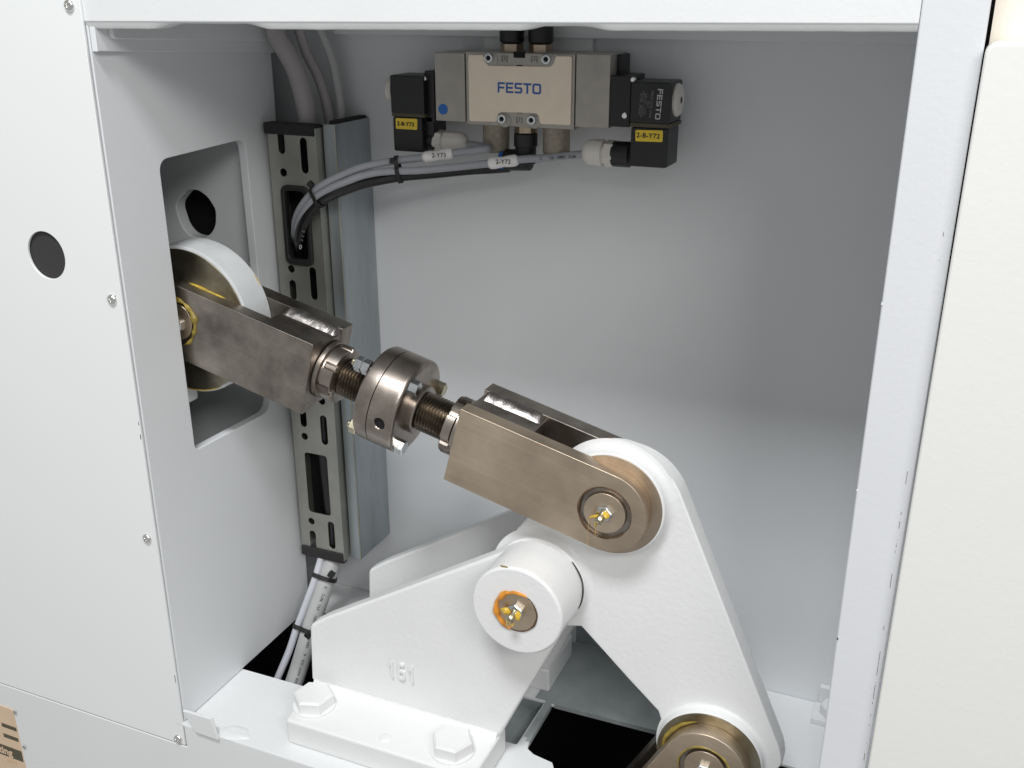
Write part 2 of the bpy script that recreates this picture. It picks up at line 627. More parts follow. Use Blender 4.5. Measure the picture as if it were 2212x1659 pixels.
GLY = {'F': (0.85, [(0, 0), (0.2, 0), (0.2, 0.40), (0.78, 0.40), (0.78, 0.58), (0.2, 0.58), (0.2, 0.82), (0.85, 0.82), (0.85, 1), (0, 1)], None),
       'E': (0.88, [(0, 0), (0.88, 0), (0.88, 0.18), (0.2, 0.18), (0.2, 0.41), (0.8, 0.41), (0.8, 0.59), (0.2, 0.59), (0.2, 0.82), (0.87, 0.82), (0.87, 1), (0, 1)], None),
       'S': (0.90, [(0.02, 0), (0.76, 0), (0.9, 0.14), (0.9, 0.46), (0.76, 0.59), (0.2, 0.59), (0.2, 0.82), (0.88, 0.82), (0.88, 1), (0.13, 1), (0, 0.87), (0, 0.54), (0.13, 0.41), (0.7, 0.41),
                    (0.7, 0.18), (0.02, 0.18)], None),
       'T': (0.92, [(0.36, 0), (0.56, 0), (0.56, 0.82), (0.92, 0.82), (0.92, 1), (0, 1), (0, 0.82), (0.36, 0.82)], None),
       'O': (1.0, [(0.16, 0), (0.84, 0), (1, 0.16), (1, 0.84), (0.84, 1), (0.16, 1), (0, 0.84), (0, 0.16)],
             [(0.2, 0.24), (0.2, 0.76), (0.26, 0.82), (0.74, 0.82), (0.8, 0.76), (0.8, 0.24), (0.74, 0.18), (0.26, 0.18)]),
       '1': (0.62, [(0.26, 0), (0.48, 0), (0.48, 1), (0.30, 1), (0.05, 0.80), (0.05, 0.62), (0.26, 0.74)], None),
       '6': (0.75, [(0.15, 0), (0.60, 0), (0.75, 0.15), (0.75, 0.46), (0.60, 0.60), (0.22, 0.60), (0.30, 0.82), (0.66, 0.84), (0.66, 1), (0.22, 1), (0.06, 0.84), (0, 0.55), (0, 0.15)],
             [(0.22, 0.17), (0.22, 0.44), (0.53, 0.44), (0.53, 0.17)])}


def block_text(txt, width, height, mtx, depth=0.00015, gap=0.14, bev=0.0):
    """extended block capitals, centred on the frame"""
    tot = sum(GLY[c][0] for c in txt) + gap * (len(txt) - 1)
    kx = width / tot
    x = -tot / 2
    bms = []
    for c in txt:
        w, out, inn = GLY[c]
        f = lambda q: ((q[0] + x) * kx, (q[1] - 0.5) * height)
        bms.append(plate([f(q) for q in out], [[f(q) for q in inn]] if inn else (), -depth, depth, 'XY', bev))
        x += w + gap
    b = join(*bms)
    bmesh.ops.transform(b, matrix=mtx, verts=b.verts)
    return b


D = 0.234          # back wall
ZF = -0.549        # floor top

# ================================================================== SETTING
bw = struct('back_wall', box(-0.30, 0.60, D, D + 0.006, -0.60, 0.10), M['paint_wall'])
part('wall_lip', box(0.04, 0.535, D - 0.008, D - 0.0005, -0.0148, 0.06, 0.001), M['paint_wall'], bw)

hole = round_poly([(0.0508, -0.0945), (0.1508, -0.0915), (0.1525, -0.3262), (0.0518, -0.3228)], [0.010, 0.010, 0.013, 0.006], 8)
lw = struct('left_wall', plate([(0.0012, -0.5482), (0.1835, -0.5482), (0.1945, -0.06), (0.1945, 0.03), (0.0012, 0.03)], [hole[::-1]],
                               -0.0075, 0.0, 'YZ', 0.0006), M['paint_wall'])
# channel along the top of the left wall
part('wall_channel', plate([(0.0015, 0.03), (0.0015, -0.0178), (0.1915, -0.0282), (0.1915, 0.03)], (), 0.0005, 0.0055, 'YZ', 0.0008), M['paint_wall'], lw)
part('end_plate', plate(round_poly([(0.012, 0.03), (0.012, -0.0105), (0.178, -0.0185), (0.183, -0.004), (0.183, 0.03)], [0, 0.004, 0.004, 0.002, 0], 5), (), 0.0057, 0.010, 'YZ', 0.0008), M['paint_wall'], lw)

struct('right_wall', box(0.535, 0.541, 0.05, D - 0.001, -0.60, 0.10), M['paint_wall'])
struct('ceiling', box(-0.30, 0.60, 0.012, D - 0.001, 0.062, 0.068), M['paint_wall'])

# floor plate with the cable opening at the back left and the pit at the right
pit = [(0.302, -0.0025), (0.302, 0.070)] + [(0.2725 + 0.008 - 0.008 * math.sin(a), 0.0905 - 0.008 * math.cos(a) - 0.002)
                                            for a in [math.pi / 2 * i / 5 for i in range(6)]] + [(0.2715, 0.1425), (0.53, 0.147)]
fl_out = [(-0.0074, -0.0022)] + [(0.302, -0.0025), (0.302, 0.070), (0.298, 0.0765), (0.281, 0.0795), (0.2742, 0.0835), (0.2725, 0.090), (0.2715, 0.1415), (0.275, 0.1425),
                                (0.534, 0.1475), (0.534, D - 0.0005), (-0.0074, D - 0.0005)]
cable_hole = round_poly([(-0.0066, 0.0785), (0.098, 0.0800), (0.098, 0.185), (-0.0066, 0.185)], [0.001, 0.003, 0.01, 0.001], 4)
slot_hole = round_poly([(0.12, 0.0835), (0.2640, 0.0845), (0.2650, 0.1430), (0.12, 0.1430)], 0.002, 3)
fl = struct('floor', plate(fl_out, [cable_hole[::-1], slot_hole[::-1]], ZF - 0.0030, ZF, 'XY', 0.0008), M['paint'])
part('sealant_lump', blob((0.0475, 0.006, ZF - 0.0005), 0.0085, (1.5, 0.9, 0.24), 0.35, 2), M['paint'], fl)

part('recess_floor', box(0.11, 0.2685, 0.079, 0.150, ZF - 0.013, ZF - 0.011), M['flat_grey'], fl)
part('recess_side', box(0.2655, 0.2690, 0.079, 0.1430, ZF - 0.0109, ZF - 0.0032), M['flat_grey'], fl)
part('recess_end', box(0.11, 0.2690, 0.1432, 0.1470, ZF - 0.0109, ZF - 0.0032), M['flat_grey'], fl)

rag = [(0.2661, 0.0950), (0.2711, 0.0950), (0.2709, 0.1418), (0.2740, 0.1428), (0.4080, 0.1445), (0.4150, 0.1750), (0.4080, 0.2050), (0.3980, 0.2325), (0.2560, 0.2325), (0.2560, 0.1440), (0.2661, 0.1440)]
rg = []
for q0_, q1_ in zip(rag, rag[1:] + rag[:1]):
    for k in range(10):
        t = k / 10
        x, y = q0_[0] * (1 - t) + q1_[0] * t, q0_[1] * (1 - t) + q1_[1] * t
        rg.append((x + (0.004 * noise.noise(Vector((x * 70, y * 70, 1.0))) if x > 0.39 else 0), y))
part('shade_patch', plate(rg, (), ZF + 0.0002, ZF + 0.0005, 'XY'), M['shade_smear'], fl)  # sheet coloured for the lever's shade on the floor, with paint smears
part('shade_edge', plate([(0.2742, 0.1420), (0.4080, 0.1446), (0.4080, 0.1465), (0.2742, 0.1440)], (), ZF - 0.0034, ZF + 0.0007, 'XY'), M['shade_smear'], fl)  # same shade colour carried over the pit lip
part('shade_edge', plate([(0.2695, 0.0905), (0.2729, 0.0905), (0.2719, 0.1415), (0.2700, 0.1415)], (), ZF - 0.0034, ZF + 0.0007, 'XY'), M['shade_smear'], fl)  # same shade colour along the floor strip beside the pit
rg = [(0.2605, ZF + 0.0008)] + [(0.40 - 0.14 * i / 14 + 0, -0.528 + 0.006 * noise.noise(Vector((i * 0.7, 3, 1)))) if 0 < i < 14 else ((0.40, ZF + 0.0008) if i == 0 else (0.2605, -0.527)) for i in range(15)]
part('shade_patch', plate(rg[1:] + rg[:1], (), D - 0.0006, D - 0.0003, 'XZ'), M['flat_grey'], bw)  # grey sheet standing in for shade low on the back wall

# compartment behind the left wall with a round hole in its rear plate
rh = [(-0.0695 + (q[0] + 0.0695) * w_, -0.1605 + (q[1] + 0.1605) * w_) for q in circ_pts(-0.0695, -0.1605, 0.0203, 48)
      for w_ in (1 + 0.085 * noise.noise(Vector((q[0] * 95, q[1] * 95, 2.0))),)]
iw = struct('inner_wall', plate([(-0.26, -0.50), (-0.0085, -0.50), (-0.0085, 0.05), (-0.26, 0.05)], [rh[::-1]], 0.165, 0.177, 'XZ', 0.0012), M['paint_wall'])
part('ceiling_plate', box(-0.26, -0.0085, 0.004, 0.1645, 0.020, 0.026), M['paint_wall'], iw)
part('side_plate', box(-0.266, -0.2605, 0.004, 0.212, -0.50, 0.05), M['paint_wall'], iw)
part('bottom_plate', box(-0.26, -0.0085, 0.004, 0.1645, -0.506, -0.5005), M['paint_wall'], iw)
part('dark_backing', box(-0.12, -0.02, 0.190, 0.192, -0.22, -0.10), M['void'], iw)  # black sheet added for the darkness inside the round hole

# black box added round the machine to keep outside light out
dk = bmesh.new()
for b in (box(-0.30, 0.60, 0.40, 0.41, -0.85, 0.12), box(-0.31, -0.30, -0.001, 0.41, -0.85, 0.12), box(0.60, 0.61, -0.001, 0.41, -0.85, 0.12),
          box(-0.31, 0.61, -0.0012, 0.41, -0.86, -0.85), box(-0.31, 0.61, 0.0, 0.41, 0.10, 0.12)):
    me = bpy.data.meshes.new('t')
    b.to_mesh(me)
    b.free()
    dk.from_mesh(me)
struct('blackout_box', dk, M['void'])

# ================================================================== FRAME AND PANELS
fr = thing('machine_frame', (0.5, 0.02, -0.56), 'white painted steel frame with a beam above and a post right of the opening', 'frame')


def beam():
    bm = bmesh.new()
    xs = [-0.0065 + i * (0.5005 + 0.0065 - 0.0005) / 140 for i in range(141)]
    e0, e1 = at(185, 46, 0.0), at(1982, 51, 0.0)
    f0, f1 = at(200, 62, 0.004), at(1982, 69, 0.004)

    def step(x, a, b, w):
        t = max(0, min(1, min((x - a) / w, (b - x) / w)))
        return t * t * (3 - 2 * t)
    prev = None
    for x in xs:
        k_ = (x - e0.x) / (e1.x - e0.x)
        ze = e0.z + (e1.z - e0.z) * k_
        zb_ = f0.z + (f1.z - f0.z) * (x - f0.x) / (f1.x - f0.x)
        h = step(x, 0.052, 0.142, 0.020) * 0.72 + step(x, 0.300, 0.352, 0.014) * 0.55
        h += 0.05 * noise.noise(Vector((x * 90, 0.3, 0)))
        dz = (ze - zb_) * (1 - h)
        pr = [(0.0, 0.10), (0.0, ze + 0.0006)]
        for k in range(1, 5):
            a = math.radians(62) * k / 4
            pr.append((0.0012 * (1 - math.cos(a)), ze + 0.0006 - 0.0012 * math.sin(a)))
        y0, z0 = pr[-1]
        pr.append((y0 + 0.0011, ze - dz * 0.86))
        pr.append((y0 + 0.0022, ze - dz))
        pr += [(0.012, ze - dz), (0.012, 0.10)]
        row = [bm.verts.new((x, y, z)) for y, z in pr]
        if prev:
            for a, b, c, d in zip(prev, prev[1:], row[1:], row):
                bm.faces.new((a, b, c, d))
        else:
            bm.faces.new(row)
        prev = row
    bm.faces.new(prev[::-1])
    return bm


part('top_beam', beam(), M['paint'], fr, angle=60)
part('post', plate([(0.5003, 0.10), (0.4995, -0.40), (0.4935, -0.75), (0.5235, -0.75), (0.5258, -0.40), (0.5291, 0.0), (0.5291, 0.10)], (), 0.0001, 0.05, 'XZ', 0.0012), M['paint_post'], fr)
for i in range(3):
    z = (-0.13, -0.235, -0.33)[i]
    part('paint_chip', box(0.4998, 0.5006, -0.00002, 0.0008, z, z + 0.0012), M['chip'] if i == 2 else M['paint'], fr)

cp = thing('cover_panel', (-0.2, -0.001, -0.57), 'white sheet metal cover panel with a round dark hole and button screws', 'panel')
part('panel_sheet', plate([(-0.45, 0.10), (-0.0006, 0.10), (-0.0006, -0.5712), (-0.45, -0.5712)], [circ_pts(-0.0658, -0.1583, 0.0174, 48)[::-1]], -0.0022, -0.0002, 'XZ', 0.0004),
     M['paint_panel'], cp)
part('hole_plug', cyl((-0.0658, 0.0002, -0.1583), (0, 1, 0), 0.0185, 0.004), M['plug'], cp)


def button_screw():
    b = lathe([(0.0, 0.0040), (0.0006, 0.0040), (0.0014, 0.0036), (0.0021, 0.0028), (0.0025, 0.0019), (0.0025, 0.0014), (0.0012, 0.0013), (0.0011, 0.0)], (0, 0, 0), (0, -1, 0), 24)
    return b


scr = None
for (x, z) in ((-0.0092, 0.0102), (-0.0093, -0.1846), (-0.0091, -0.3761), (-0.0072, -0.5665)):
    o = (x, -0.0023, z)
    if scr is None:
        bm = button_screw()
        bmesh.ops.translate(bm, vec=o, verts=bm.verts)
        scr = part('screw', bm, M['chrome'], cp, o)
    else:
        copy_part(scr, cp, o)
for (u, v, w, h) in ((310, 917, 1.6, 9), (314, 946, 2.2, 12), (249, 640, 1.2, 6), (389, 1470, 1.6, 22)):
    p = at(u, v, -0.0023)
    if p.x > -0.0014:
        p.x = -0.0014
    part('paint_chip', box(p.x - 0.0001 * w, p.x + 0.0002 * w, -0.00235, -0.0021, p.z - 0.00016 * h, p.z + 0.00016 * h), M['chip'], cp)

bp = thing('base_panel', (0.0, -0.002, -0.75), 'white painted lower front panel below the seam of the cover panel', 'panel')
part('panel_sheet', plate([(-0.45, -0.5726), (0.001, -0.5726), (0.001, -0.5500), (0.534, -0.5500), (0.534, -0.80), (-0.45, -0.80)], (), -0.0024, -0.0001, 'XZ', 0.0006),
     M['paint'], bp)
tb = plate([(0.0048, -0.5320), (0.0335, -0.5312), (0.0378, -0.5505), (0.0150, -0.5500)], (), -0.0055, -0.0027, 'XZ', 0.0004)
tag(part('angle_tab', tb, M['paint'], None), 'small white square tab standing at the front left corner of the floor', 'tab')

dp = thing('door_panel', (0.7, 0.0, -0.75), 'cream white door panel with a rounded corner right of the frame post', 'door')
part('door_sheet', plate(round_poly([(0.5297, -0.0035), (0.90, -0.0035), (0.90, -0.75), (0.5238, -0.75), (0.5266, -0.40)], [0.006, 0, 0, 0, 0], 6), (), -0.006, 0.020, 'XZ', 0.0014, 3), M['cream'], dp)
struct('wall', box(0.531, 0.95, 0.022, 0.03, -0.75, 0.25), M['beige'])
struct('door_gap', box(0.5285, 0.5330, 0.03, 0.05, -0.75, 0.10), M['void'])

npl = thing('nameplate', (-0.22, -0.003, -0.70), 'tan printed plate with dark bars cut off at the bottom left', 'sign')
part('plate', plate(round_poly([(-0.28, -0.5975), (-0.2020, -0.5975), (-0.2005, -0.73), (-0.28, -0.73)], 0.003, 4), (), -0.0034, -0.0025, 'XZ', 0.0002), M['tan'], npl)
Yn = -0.0036
for i, (u0, v0, u1, v1, mm) in enumerate(((3, 1563, 36, 1579, 'gasket'), (7, 1585, 40, 1602, 'gasket'), (0, 1614, 58, 1642, 'gasket'))):
    a, b = at(u0, v0, Yn), at(u1, v1, Yn)
    zc = (a.z + b.z) / 2
    hh = (0.0042, 0.0042, 0.0125)[i] / 1.0
    part('dark_bar', box(min(a.x, -0.204) if i < 2 else -0.279, (b.x if i < 2 else -0.2015), Yn, Yn + 0.0002, zc - hh / 2, zc + hh / 2), M[mm], npl)
p = at(18, 1626, Yn)
part('lettering', text_mesh('Cutting', 0.0115, front((p.x + 0.0055, Yn - 0.0002, p.z + 0.001)), align='RIGHT', bold=0.0003), M['tan'], npl)
p = at(26, 1648, Yn)
part('lettering', text_mesh('service', 0.0045, front((p.x + 0.006, Yn - 0.0002, p.z + 0.0022)), align='RIGHT'), M['tan'], npl)
for (u, v) in ((32, 1539), (52, 1614)):
    p = at(u, v, Yn)
    part('rivet', cyl((p.x, Yn + 0.0003, p.z), (0, -1, 0), 0.0018, 0.0008, 0.0003, 16), M['die_cast'], npl)

# ================================================================== VALVE
YV = 0.188
vx = lambda x, y, Y=YV: at(*tE(x, y), Y)


def vbox(x0, y0, x1, y1, Y0, Y1, bev=0.0006, src=tE):
    a, b = at(*src(x0, (y0 + y1) / 2), Y0), at(*src(x1, (y0 + y1) / 2), Y0)
    c, d = at(*src((x0 + x1) / 2, y0), Y0), at(*src((x0 + x1) / 2, y1), Y0)
    return box(a.x, b.x, Y0, Y1, d.z, c.z, bev)


mp_a, mp_b = at(1045, 100, 0.230), at(1281, 100, 0.230)
tag(part('mounting_plate', box(mp_a.x, mp_b.x, 0.2292, D - 0.0003 - 0.0005, -0.066, 0.058, 0.0008), M['paint_wall'], None),
    'grey painted mounting plate behind the valve under the top beam', 'plate')

va = thing('pneumatic_valve', (0.22, 0.21, -0.0745), 'grey die cast pneumatic valve block with a champagne front plate and black coils', 'valve')
part('valve_body', vbox(708, 458, 1648, 1098, YV + 0.0004, 0.2288, 0.0008), M['die_cast'], va)
part('end_block', vbox(440, 455, 700, 1048, YV + 0.001, 0.2265, 0.0008), M['die_cast'], va)
part('end_block', vbox(1655, 468, 1950, 1105, YV - 0.0006, 0.2265, 0.0008), M['die_cast'], va)


def fpoly(pts, Y, src=tE):
    return [(q.x, q.z) for q in (at(*src(x, y), Y) for x, y in pts)]


YN = YV - 0.0004
npp = round_poly(fpoly([(728, 474), (858, 474), (868, 530), (905, 568), (1440, 576), (1468, 548), (1484, 486), (1624, 488), (1612, 1082), (1352, 1070), (1335, 1000), (1318, 978),
                        (1008, 968), (985, 990), (975, 1052), (738, 1046)], YN), [0.0016, 0.0012, 0.002, 0.002, 0.002, 0.002, 0.0012, 0.0016, 0.0016, 0.0012, 0.002, 0.002, 0.002, 0.002, 0.0012, 0.0016], 4)
part('front_plate', plate(npp, (), YN - 0.0003, YN + 0.0009, 'XZ', 0.0002), M['champagne'], va)
p = vx(1170, 762, YN)
part('lettering', block_text('FESTO', 0.0345, 0.0074, front((p.x, YN - 0.0004, p.z), -0.006)), M['ink_blue'], va)


def cap_screw(x, y, r):
    p = vx(x, y, YV - 0.001)
    o = (p.x, YV + 0.0008, p.z)
    b = lathe([(0, r), (0.0022, r), (0.0030, r * 0.9), (0.0032, r * 0.72), (0.0031, r * 0.62), (0.0026, r * 0.56)], (0, 0, 0), (0, -1, 0), 28)
    h = lathe([(0.0026, r * 0.54), (0.00265, 0.0)], (0, 0, 0), (0, -1, 0), 6)
    bmesh.ops.translate(b, vec=o, verts=b.verts)
    bmesh.ops.translate(h, vec=o, verts=h.verts)
    s = part('cap_screw', b, M['zinc'], va, o)
    part('socket', h, M['void'], s)


for x, y, r in ((905, 500, 0.0037), (1402, 512, 0.0037), (1020, 1027, 0.0036), (1275, 1038, 0.0036)):
    cap_screw(x, y, r)
    p = vx(x + 22, y + 14, YV)
    part('screw_boss', cyl((p.x, YV + 0.003, p.z), (0, -1, 0), 0.0052, 0.0032, 0.0006, 30), M['die_cast'], va)
for (x0, y0, x1, y1) in ((1118, 448, 1216, 500), (1145, 562, 1197, 573), (1145, 969, 1197, 979)):
    part('recess', vbox(x0, y0, x1, y1, YV - 0.00005, YV + 0.002, 0.0001), M['void'], va)
for t, x, y in (('2', 1040, 503), ('3', 1297, 508), ('1', 1168, 1035)):
    p = vx(x, y, YV)
    part('port_mark', text_mesh('[' + t + ']', 0.0046, front((p.x, YV + 0.0002, p.z)), depth=0.0003), M['cast_mark'], va)
p = vx(505, 945, YV)
part('blue_dot', cyl((p.x, YV + 0.0012, p.z), (0, -1, 0), 0.0040, 0.0005, 0.0001, 28), M['blue'], va)

# pilot heads
part('pilot_head', vbox(1946, 655, 2130, 1098, YV + 0.0005, 0.2225, 0.001), M['black'], va)
part('pilot_head', vbox(352, 612, 436, 1062, YV + 0.004, 0.2225, 0.001), M['black'], va)
part('mounting_ear', vbox(1958, 470, 2050, 650, YV + 0.014, 0.224, 0.001), M['black'], va)
for (x, y, r) in ((2078, 1000, 0.0024), (352, 680, 0.0017), (2150, 690, 0.0019)):
    p = vx(x, y, YV)
    part('pilot_screw', join(lathe([(0, r), (0.0030, r), (0.0036, r * 0.75), (0.0036, 0)], (p.x, YV + 0.0032, p.z), (0, -1, 0), 20)), M['chrome'], va)

# coils with plugs
YK = 0.184
cr = part('coil', vbox(1022, 432, 1368, 792, YK, 0.216, 0.0014, tF), M['black'], va)
q0 = at(*tF(1270, 625), YK - 0.0003)
part('lettering', block_text('FESTO', 0.0205, 0.0037, frame((q0.x, YK - 0.0002, q0.z), (-0.06, 0, -1), (1, 0, 0))), M['ink_white'], cr)
for i, (xx, t) in enumerate(((1203, 'MSFG-24/42-50/60'), (1175, '4527'), (1150, '24V DC  4,5W'), (1128, '42V AC  50/60Hz'), (1107, '8/7VA  IP00/65'))):
    q = at(*tF(xx, 625), YK - 0.0003)
    part('fine_print', text_mesh(t, 0.0024, frame((q.x, YK - 0.0002, q.z), (-0.05, 0, -1), (1, 0, 0)), depth=0.00006), M['ink_grey'], cr)
k0 = at(*tF(1375, 590), 0.196)
kn = part('knob', lathe([(0, 0.0112), (0.0045, 0.0115), (0.0060, 0.0105), (0.0068, 0.0085), (0.0068, 0.0024), (0.0060, 0.0022), (0.0058, 0)], (k0.x - 0.0005, 0.200, k0.z), (1, 0, 0), 40), M['gland'], va)
part('knob_recess', cyl((k0.x + 0.0060, 0.200, k0.z), (1, 0, 0), 0.0022, 0.0005, 0, 16), M['ink'], kn)
part('gasket', vbox(1018, 790, 1366, 828, YK + 0.0004, 0.2155, 0.0005, tF), M['gasket'], va)
pr_ = part('plug', vbox(1018, 828, 1342, 1172, YK, 0.214, 0.0016, tF), M['black'], va)
st = fpoly([(1066, 846), (1304, 852), (1300, 952), (1066, 944)], YK - 0.0003, tF)
part('yellow_label', plate(round_poly(st, 0.0010, 4), (), YK - 0.0003, YK + 0.0004, 'XZ', 0.00005), M['yellow'], pr_)
q = at(*tF(1176, 898), YK - 0.0004)
part('lettering', text_mesh('2-B-Y72', 0.0046, front((q.x, YK - 0.0004, q.z), -0.01), depth=0.0002, bold=0.00008, spacing=1.12), M['ink'], pr_)


def gland_set(tag_uv0, tag_uv1, Yc, sign, src, ys):
    """cable gland along X: stub, ring, ribbed cap; sign = direction it points"""
    pass


g0 = at(*tF(1020, 1060), 0.196)
Yg = 0.196
gz = g0.z
gx = lambda x: at(*tF(x, 1058), Yg).x
part('cable_stub', cyl((gx(1025), Yg, gz), (-1, 0, 0), 0.0092, gx(1025) - gx(876), 0.0006), M['black'], pr_)
part('gland_ring', lathe([(0, 0.0098), (gx(888) - gx(818), 0.0100)], (gx(888), Yg, gz), (-1, 0, 0), 6, (0, 1, 0.2)), M['gland'], pr_)
Lg = gx(818) - gx(615)


def ribbed_cap(o, ax, L, r):
    bm = bmesh.new()
    axv = Vector(ax).normalized()
    e1 = Vector((0, 1, 0))
    e2 = axv.cross(e1)
    prof = [(0, 0.84), (0.06, 0.84), (0.07, 0.80), (0.12, 0.80), (0.13, 1.0), (0.55, 0.98), (0.68, 0.97), (0.80, 0.88), (0.90, 0.72), (0.97, 0.52), (1.0, 0.36)]
    rings = []
    n = 72
    for s, k in prof:
        row = []
        for i in range(n):
            a = 2 * math.pi * i / n
            rib = 0.035 * (1 if (i // 3) % 2 == 0 else 0) if 0.12 < s < 0.66 and (i // 12) % 2 == 0 else 0.0
            row.append(bm.verts.new(Vector(o) + axv * (s * L) + (e1 * math.cos(a) + e2 * math.sin(a)) * r * (k + rib)))
        rings.append(row)
    for a, b in zip(rings, rings[1:]):
        for i in range(n):
            bm.faces.new((a[i], a[(i + 1) % n], b[(i + 1) % n], b[i]))
    bm.faces.new(rings[0])
    bm.faces.new(rings[-1])
    return bm


part('gland_cap', ribbed_cap((gx(818), Yg, gz), (-1, 0, 0), Lg, 0.0096), M['gland'], pr_, angle=50)

# left coil (seen from its side)
cl = part('coil', vbox(52, 652, 345, 985, YK + 0.002, 0.216, 0.0014), M['black'], va)
k1 = vx(45, 775, 0.200)
part('knob', lathe([(0, 0.0100), (0.0045, 0.0100), (0.0055, 0.0085), (0.0055, 0)], (k1.x + 0.0040, 0.204, k1.z), (-1, 0, 0), 32), M['gland'], va)
part('gasket', vbox(66, 980, 350, 1012, YK + 0.0025, 0.2155, 0.0005), M['gasket'], va)
pl = part('plug', vbox(78, 1012, 332, 1312, YK + 0.002, 0.214, 0.0016), M['black'], va)
part('plug_side', vbox(330, 1000, 432, 1290, YK + 0.008, 0.214, 0.0014), M['black'], va)
st = fpoly([(100, 1020), (287, 1028), (286, 1123), (102, 1112)], YK + 0.0017)
part('yellow_label', plate(round_poly(st, 0.0010, 4), (), YK + 0.0017, YK + 0.0023, 'XZ', 0.00005), M['yellow'], pl)
q = vx(187, 1073, YK + 0.0016)
part('lettering', text_mesh('2-B-Y73', 0.0043, front((q.x, YK + 0.0016, q.z), -0.03), depth=0.0003, bold=0.00008, spacing=1.06), M['ink'], pl)
Yh = 0.199
hz = at(*tE(560, 1222), Yh).z
hx = lambda x: at(*tE(x, 1222), Yh).x
part('cable_stub', cyl((hx(400), Yh, hz), (1, 0, 0), 0.0085, hx(452) - hx(400), 0.0005), M['black'], pl)
part('gland_ring', lathe([(0, 0.0088), (hx(520) - hx(452), 0.0088)], (hx(452), Yh, hz), (1, 0, 0), 6, (0, 1, 0.2)), M['gland'], pl)
part('gland_cap', ribbed_cap((hx(512), Yh, hz), (1, 0, 0), hx(722) - hx(512), 0.0082), M['gland'], pl, angle=50)

# ports: push-in fittings above, silencers and elbow below
zt = vx(1170, 452, 0.2085).z
for xc, w in ((1105, 86), (1355, 96)):
    p = vx(xc, 400, 0.2085)
    fo = (p.x, 0.2085, zt + 0.0002)
    part('hex_fitting', hexa(fo, (0, 0, 1), 0.0089, 0.0062, (0.25, 1, 0), 0.0005, True), M['brass'], va)
    part('push_fitting', lathe([(0.0062, 0.0080), (0.0075, 0.0092), (0.018, 0.0092), (0.019, 0.0080), (0.030, 0.0080)], fo, (0, 0, 1), 32), M['black'], va)
zb = vx(1170, 1092, YV).z
for xc in (970, 1490):
    p = vx(xc, 1200, 0.203)
    q = vx(xc, 1330, 0.203)
    part('silencer', lathe([(0, 0.0088), (0.0012, 0.0100), (0.0016, 0.0102), (0.0205, 0.0102), (0.0225, 0.0085), (0.0225, 0)], (p.x, 0.203, zb + 0.0006), (0, 0, -1), 36), M['sinter'], va)
p = vx(1225, 1130, 0.201)
part('hex_fitting', hexa((p.x, 0.201, zb + 0.0006), (0, 0, -1), 0.0086, 0.0068, (0.2, 1, 0), 0.0005, True), M['brass'], va)
el = part('elbow_fitting', join(lathe([(0.0068, 0.0080), (0.0075, 0.0090), (0.0165, 0.0090), (0.0172, 0.0080), (0.029, 0.0080), (0.030, 0.007)], (p.x, 0.201, zb + 0.0006), (0, 0, -1), 32),
                                cyl((p.x + 0.004, 0.201, zb - 0.0262), (-1, 0, -0.06), 0.0082, 0.021, 0.001, 32)), M['black'], va)
part('blue_ring', ring([(0, 0.0045), (0, 0.0080), (0.0018, 0.0084), (0.0034, 0.0076), (0.0034, 0.0045)], (p.x - 0.0165, 0.201, zb - 0.0275), (-1, 0, -0.06), 32), M['blue'], el)

# ================================================================== CABLE TRUNKING AND POST
YT = 0.172
tx0, tx1 = 0.0072, 0.0536
ZT, ZB = -0.0835, -0.4765
tr = thing('slotted_trunking', (0.03, 0.19, ZB), 'slotted steel cable trunking with black foam ends in the back left corner', 'trunking')
holes = []
for zc in (-0.1055, -0.2120, -0.3465, -0.4528):
    holes.append(slot_pts(0.0402, zc, 0.0068, 0.0286))
for z0, z1 in ((-0.0865, -0.1053), (-0.2110, -0.2285), (-0.3260, -0.3468), (-0.4525, -0.4735)):
    holes.append(slot_pts(0.0191, (z0 + z1) / 2, 0.0066, z0 - z1))
for zc in (-0.1203, -0.2013, -0.3562, -0.4425, -0.3185):
    holes.append(circ_pts(0.0190 if zc != -0.3185 else 0.0402, zc, 0.0034, 20))
holes.append(round_poly([(0.0170, -0.131), (0.0424, -0.131), (0.0418, -0.196), (0.0166, -0.196)], 0.0055, 6))
holes.append(round_poly([(0.0172, -0.372), (0.0410, -0.372), (0.0410, -0.4325), (0.0172, -0.4325)], 0.0035, 5))
part('slotted_plate', plate([(tx0, ZT), (tx1 - 0.0008, ZT), (tx1 - 0.0008, ZB), (tx0, ZB)], [h[::-1] for h in holes], YT, YT + 0.0012, 'XZ', 0.0002), M['galv_warm'], tr)
part('trunking_side', box(tx1 - 0.0008, tx1, YT - 0.0016, 0.196, ZB, ZT, 0.0002), M['galv_warm'], tr)
part('trunking_side', box(tx0 - 0.0012, tx0, YT + 0.0004, 0.196, ZB, ZT, 0.0002), M['galv_warm'], tr)
part('trunking_back', box(tx0, tx1 - 0.001, 0.194, 0.196, ZB, ZT, 0.0002), M['void'], tr)  # coloured near black for the shade inside the trunking
part('foam_end', box(tx0 - 0.0032, tx1 - 0.0012, YT - 0.0022, YT + 0.010, ZT - 0.0062, ZT + 0.0028, 0.0012), M['foam'], tr)
part('foam_end', box(tx0 - 0.0010, tx1 - 0.0005, YT - 0.0022, YT + 0.004, ZB - 0.0030, ZB + 0.0068, 0.0012), M['foam'], tr)
go = round_poly([(0.0160, -0.1300), (0.0434, -0.1300), (0.0428, -0.1970), (0.0156, -0.1970)], 0.0068, 7)
gi = round_poly([(0.0200, -0.1345), (0.0392, -0.1345), (0.0388, -0.1915), (0.0198, -0.1915)], 0.0045, 7)
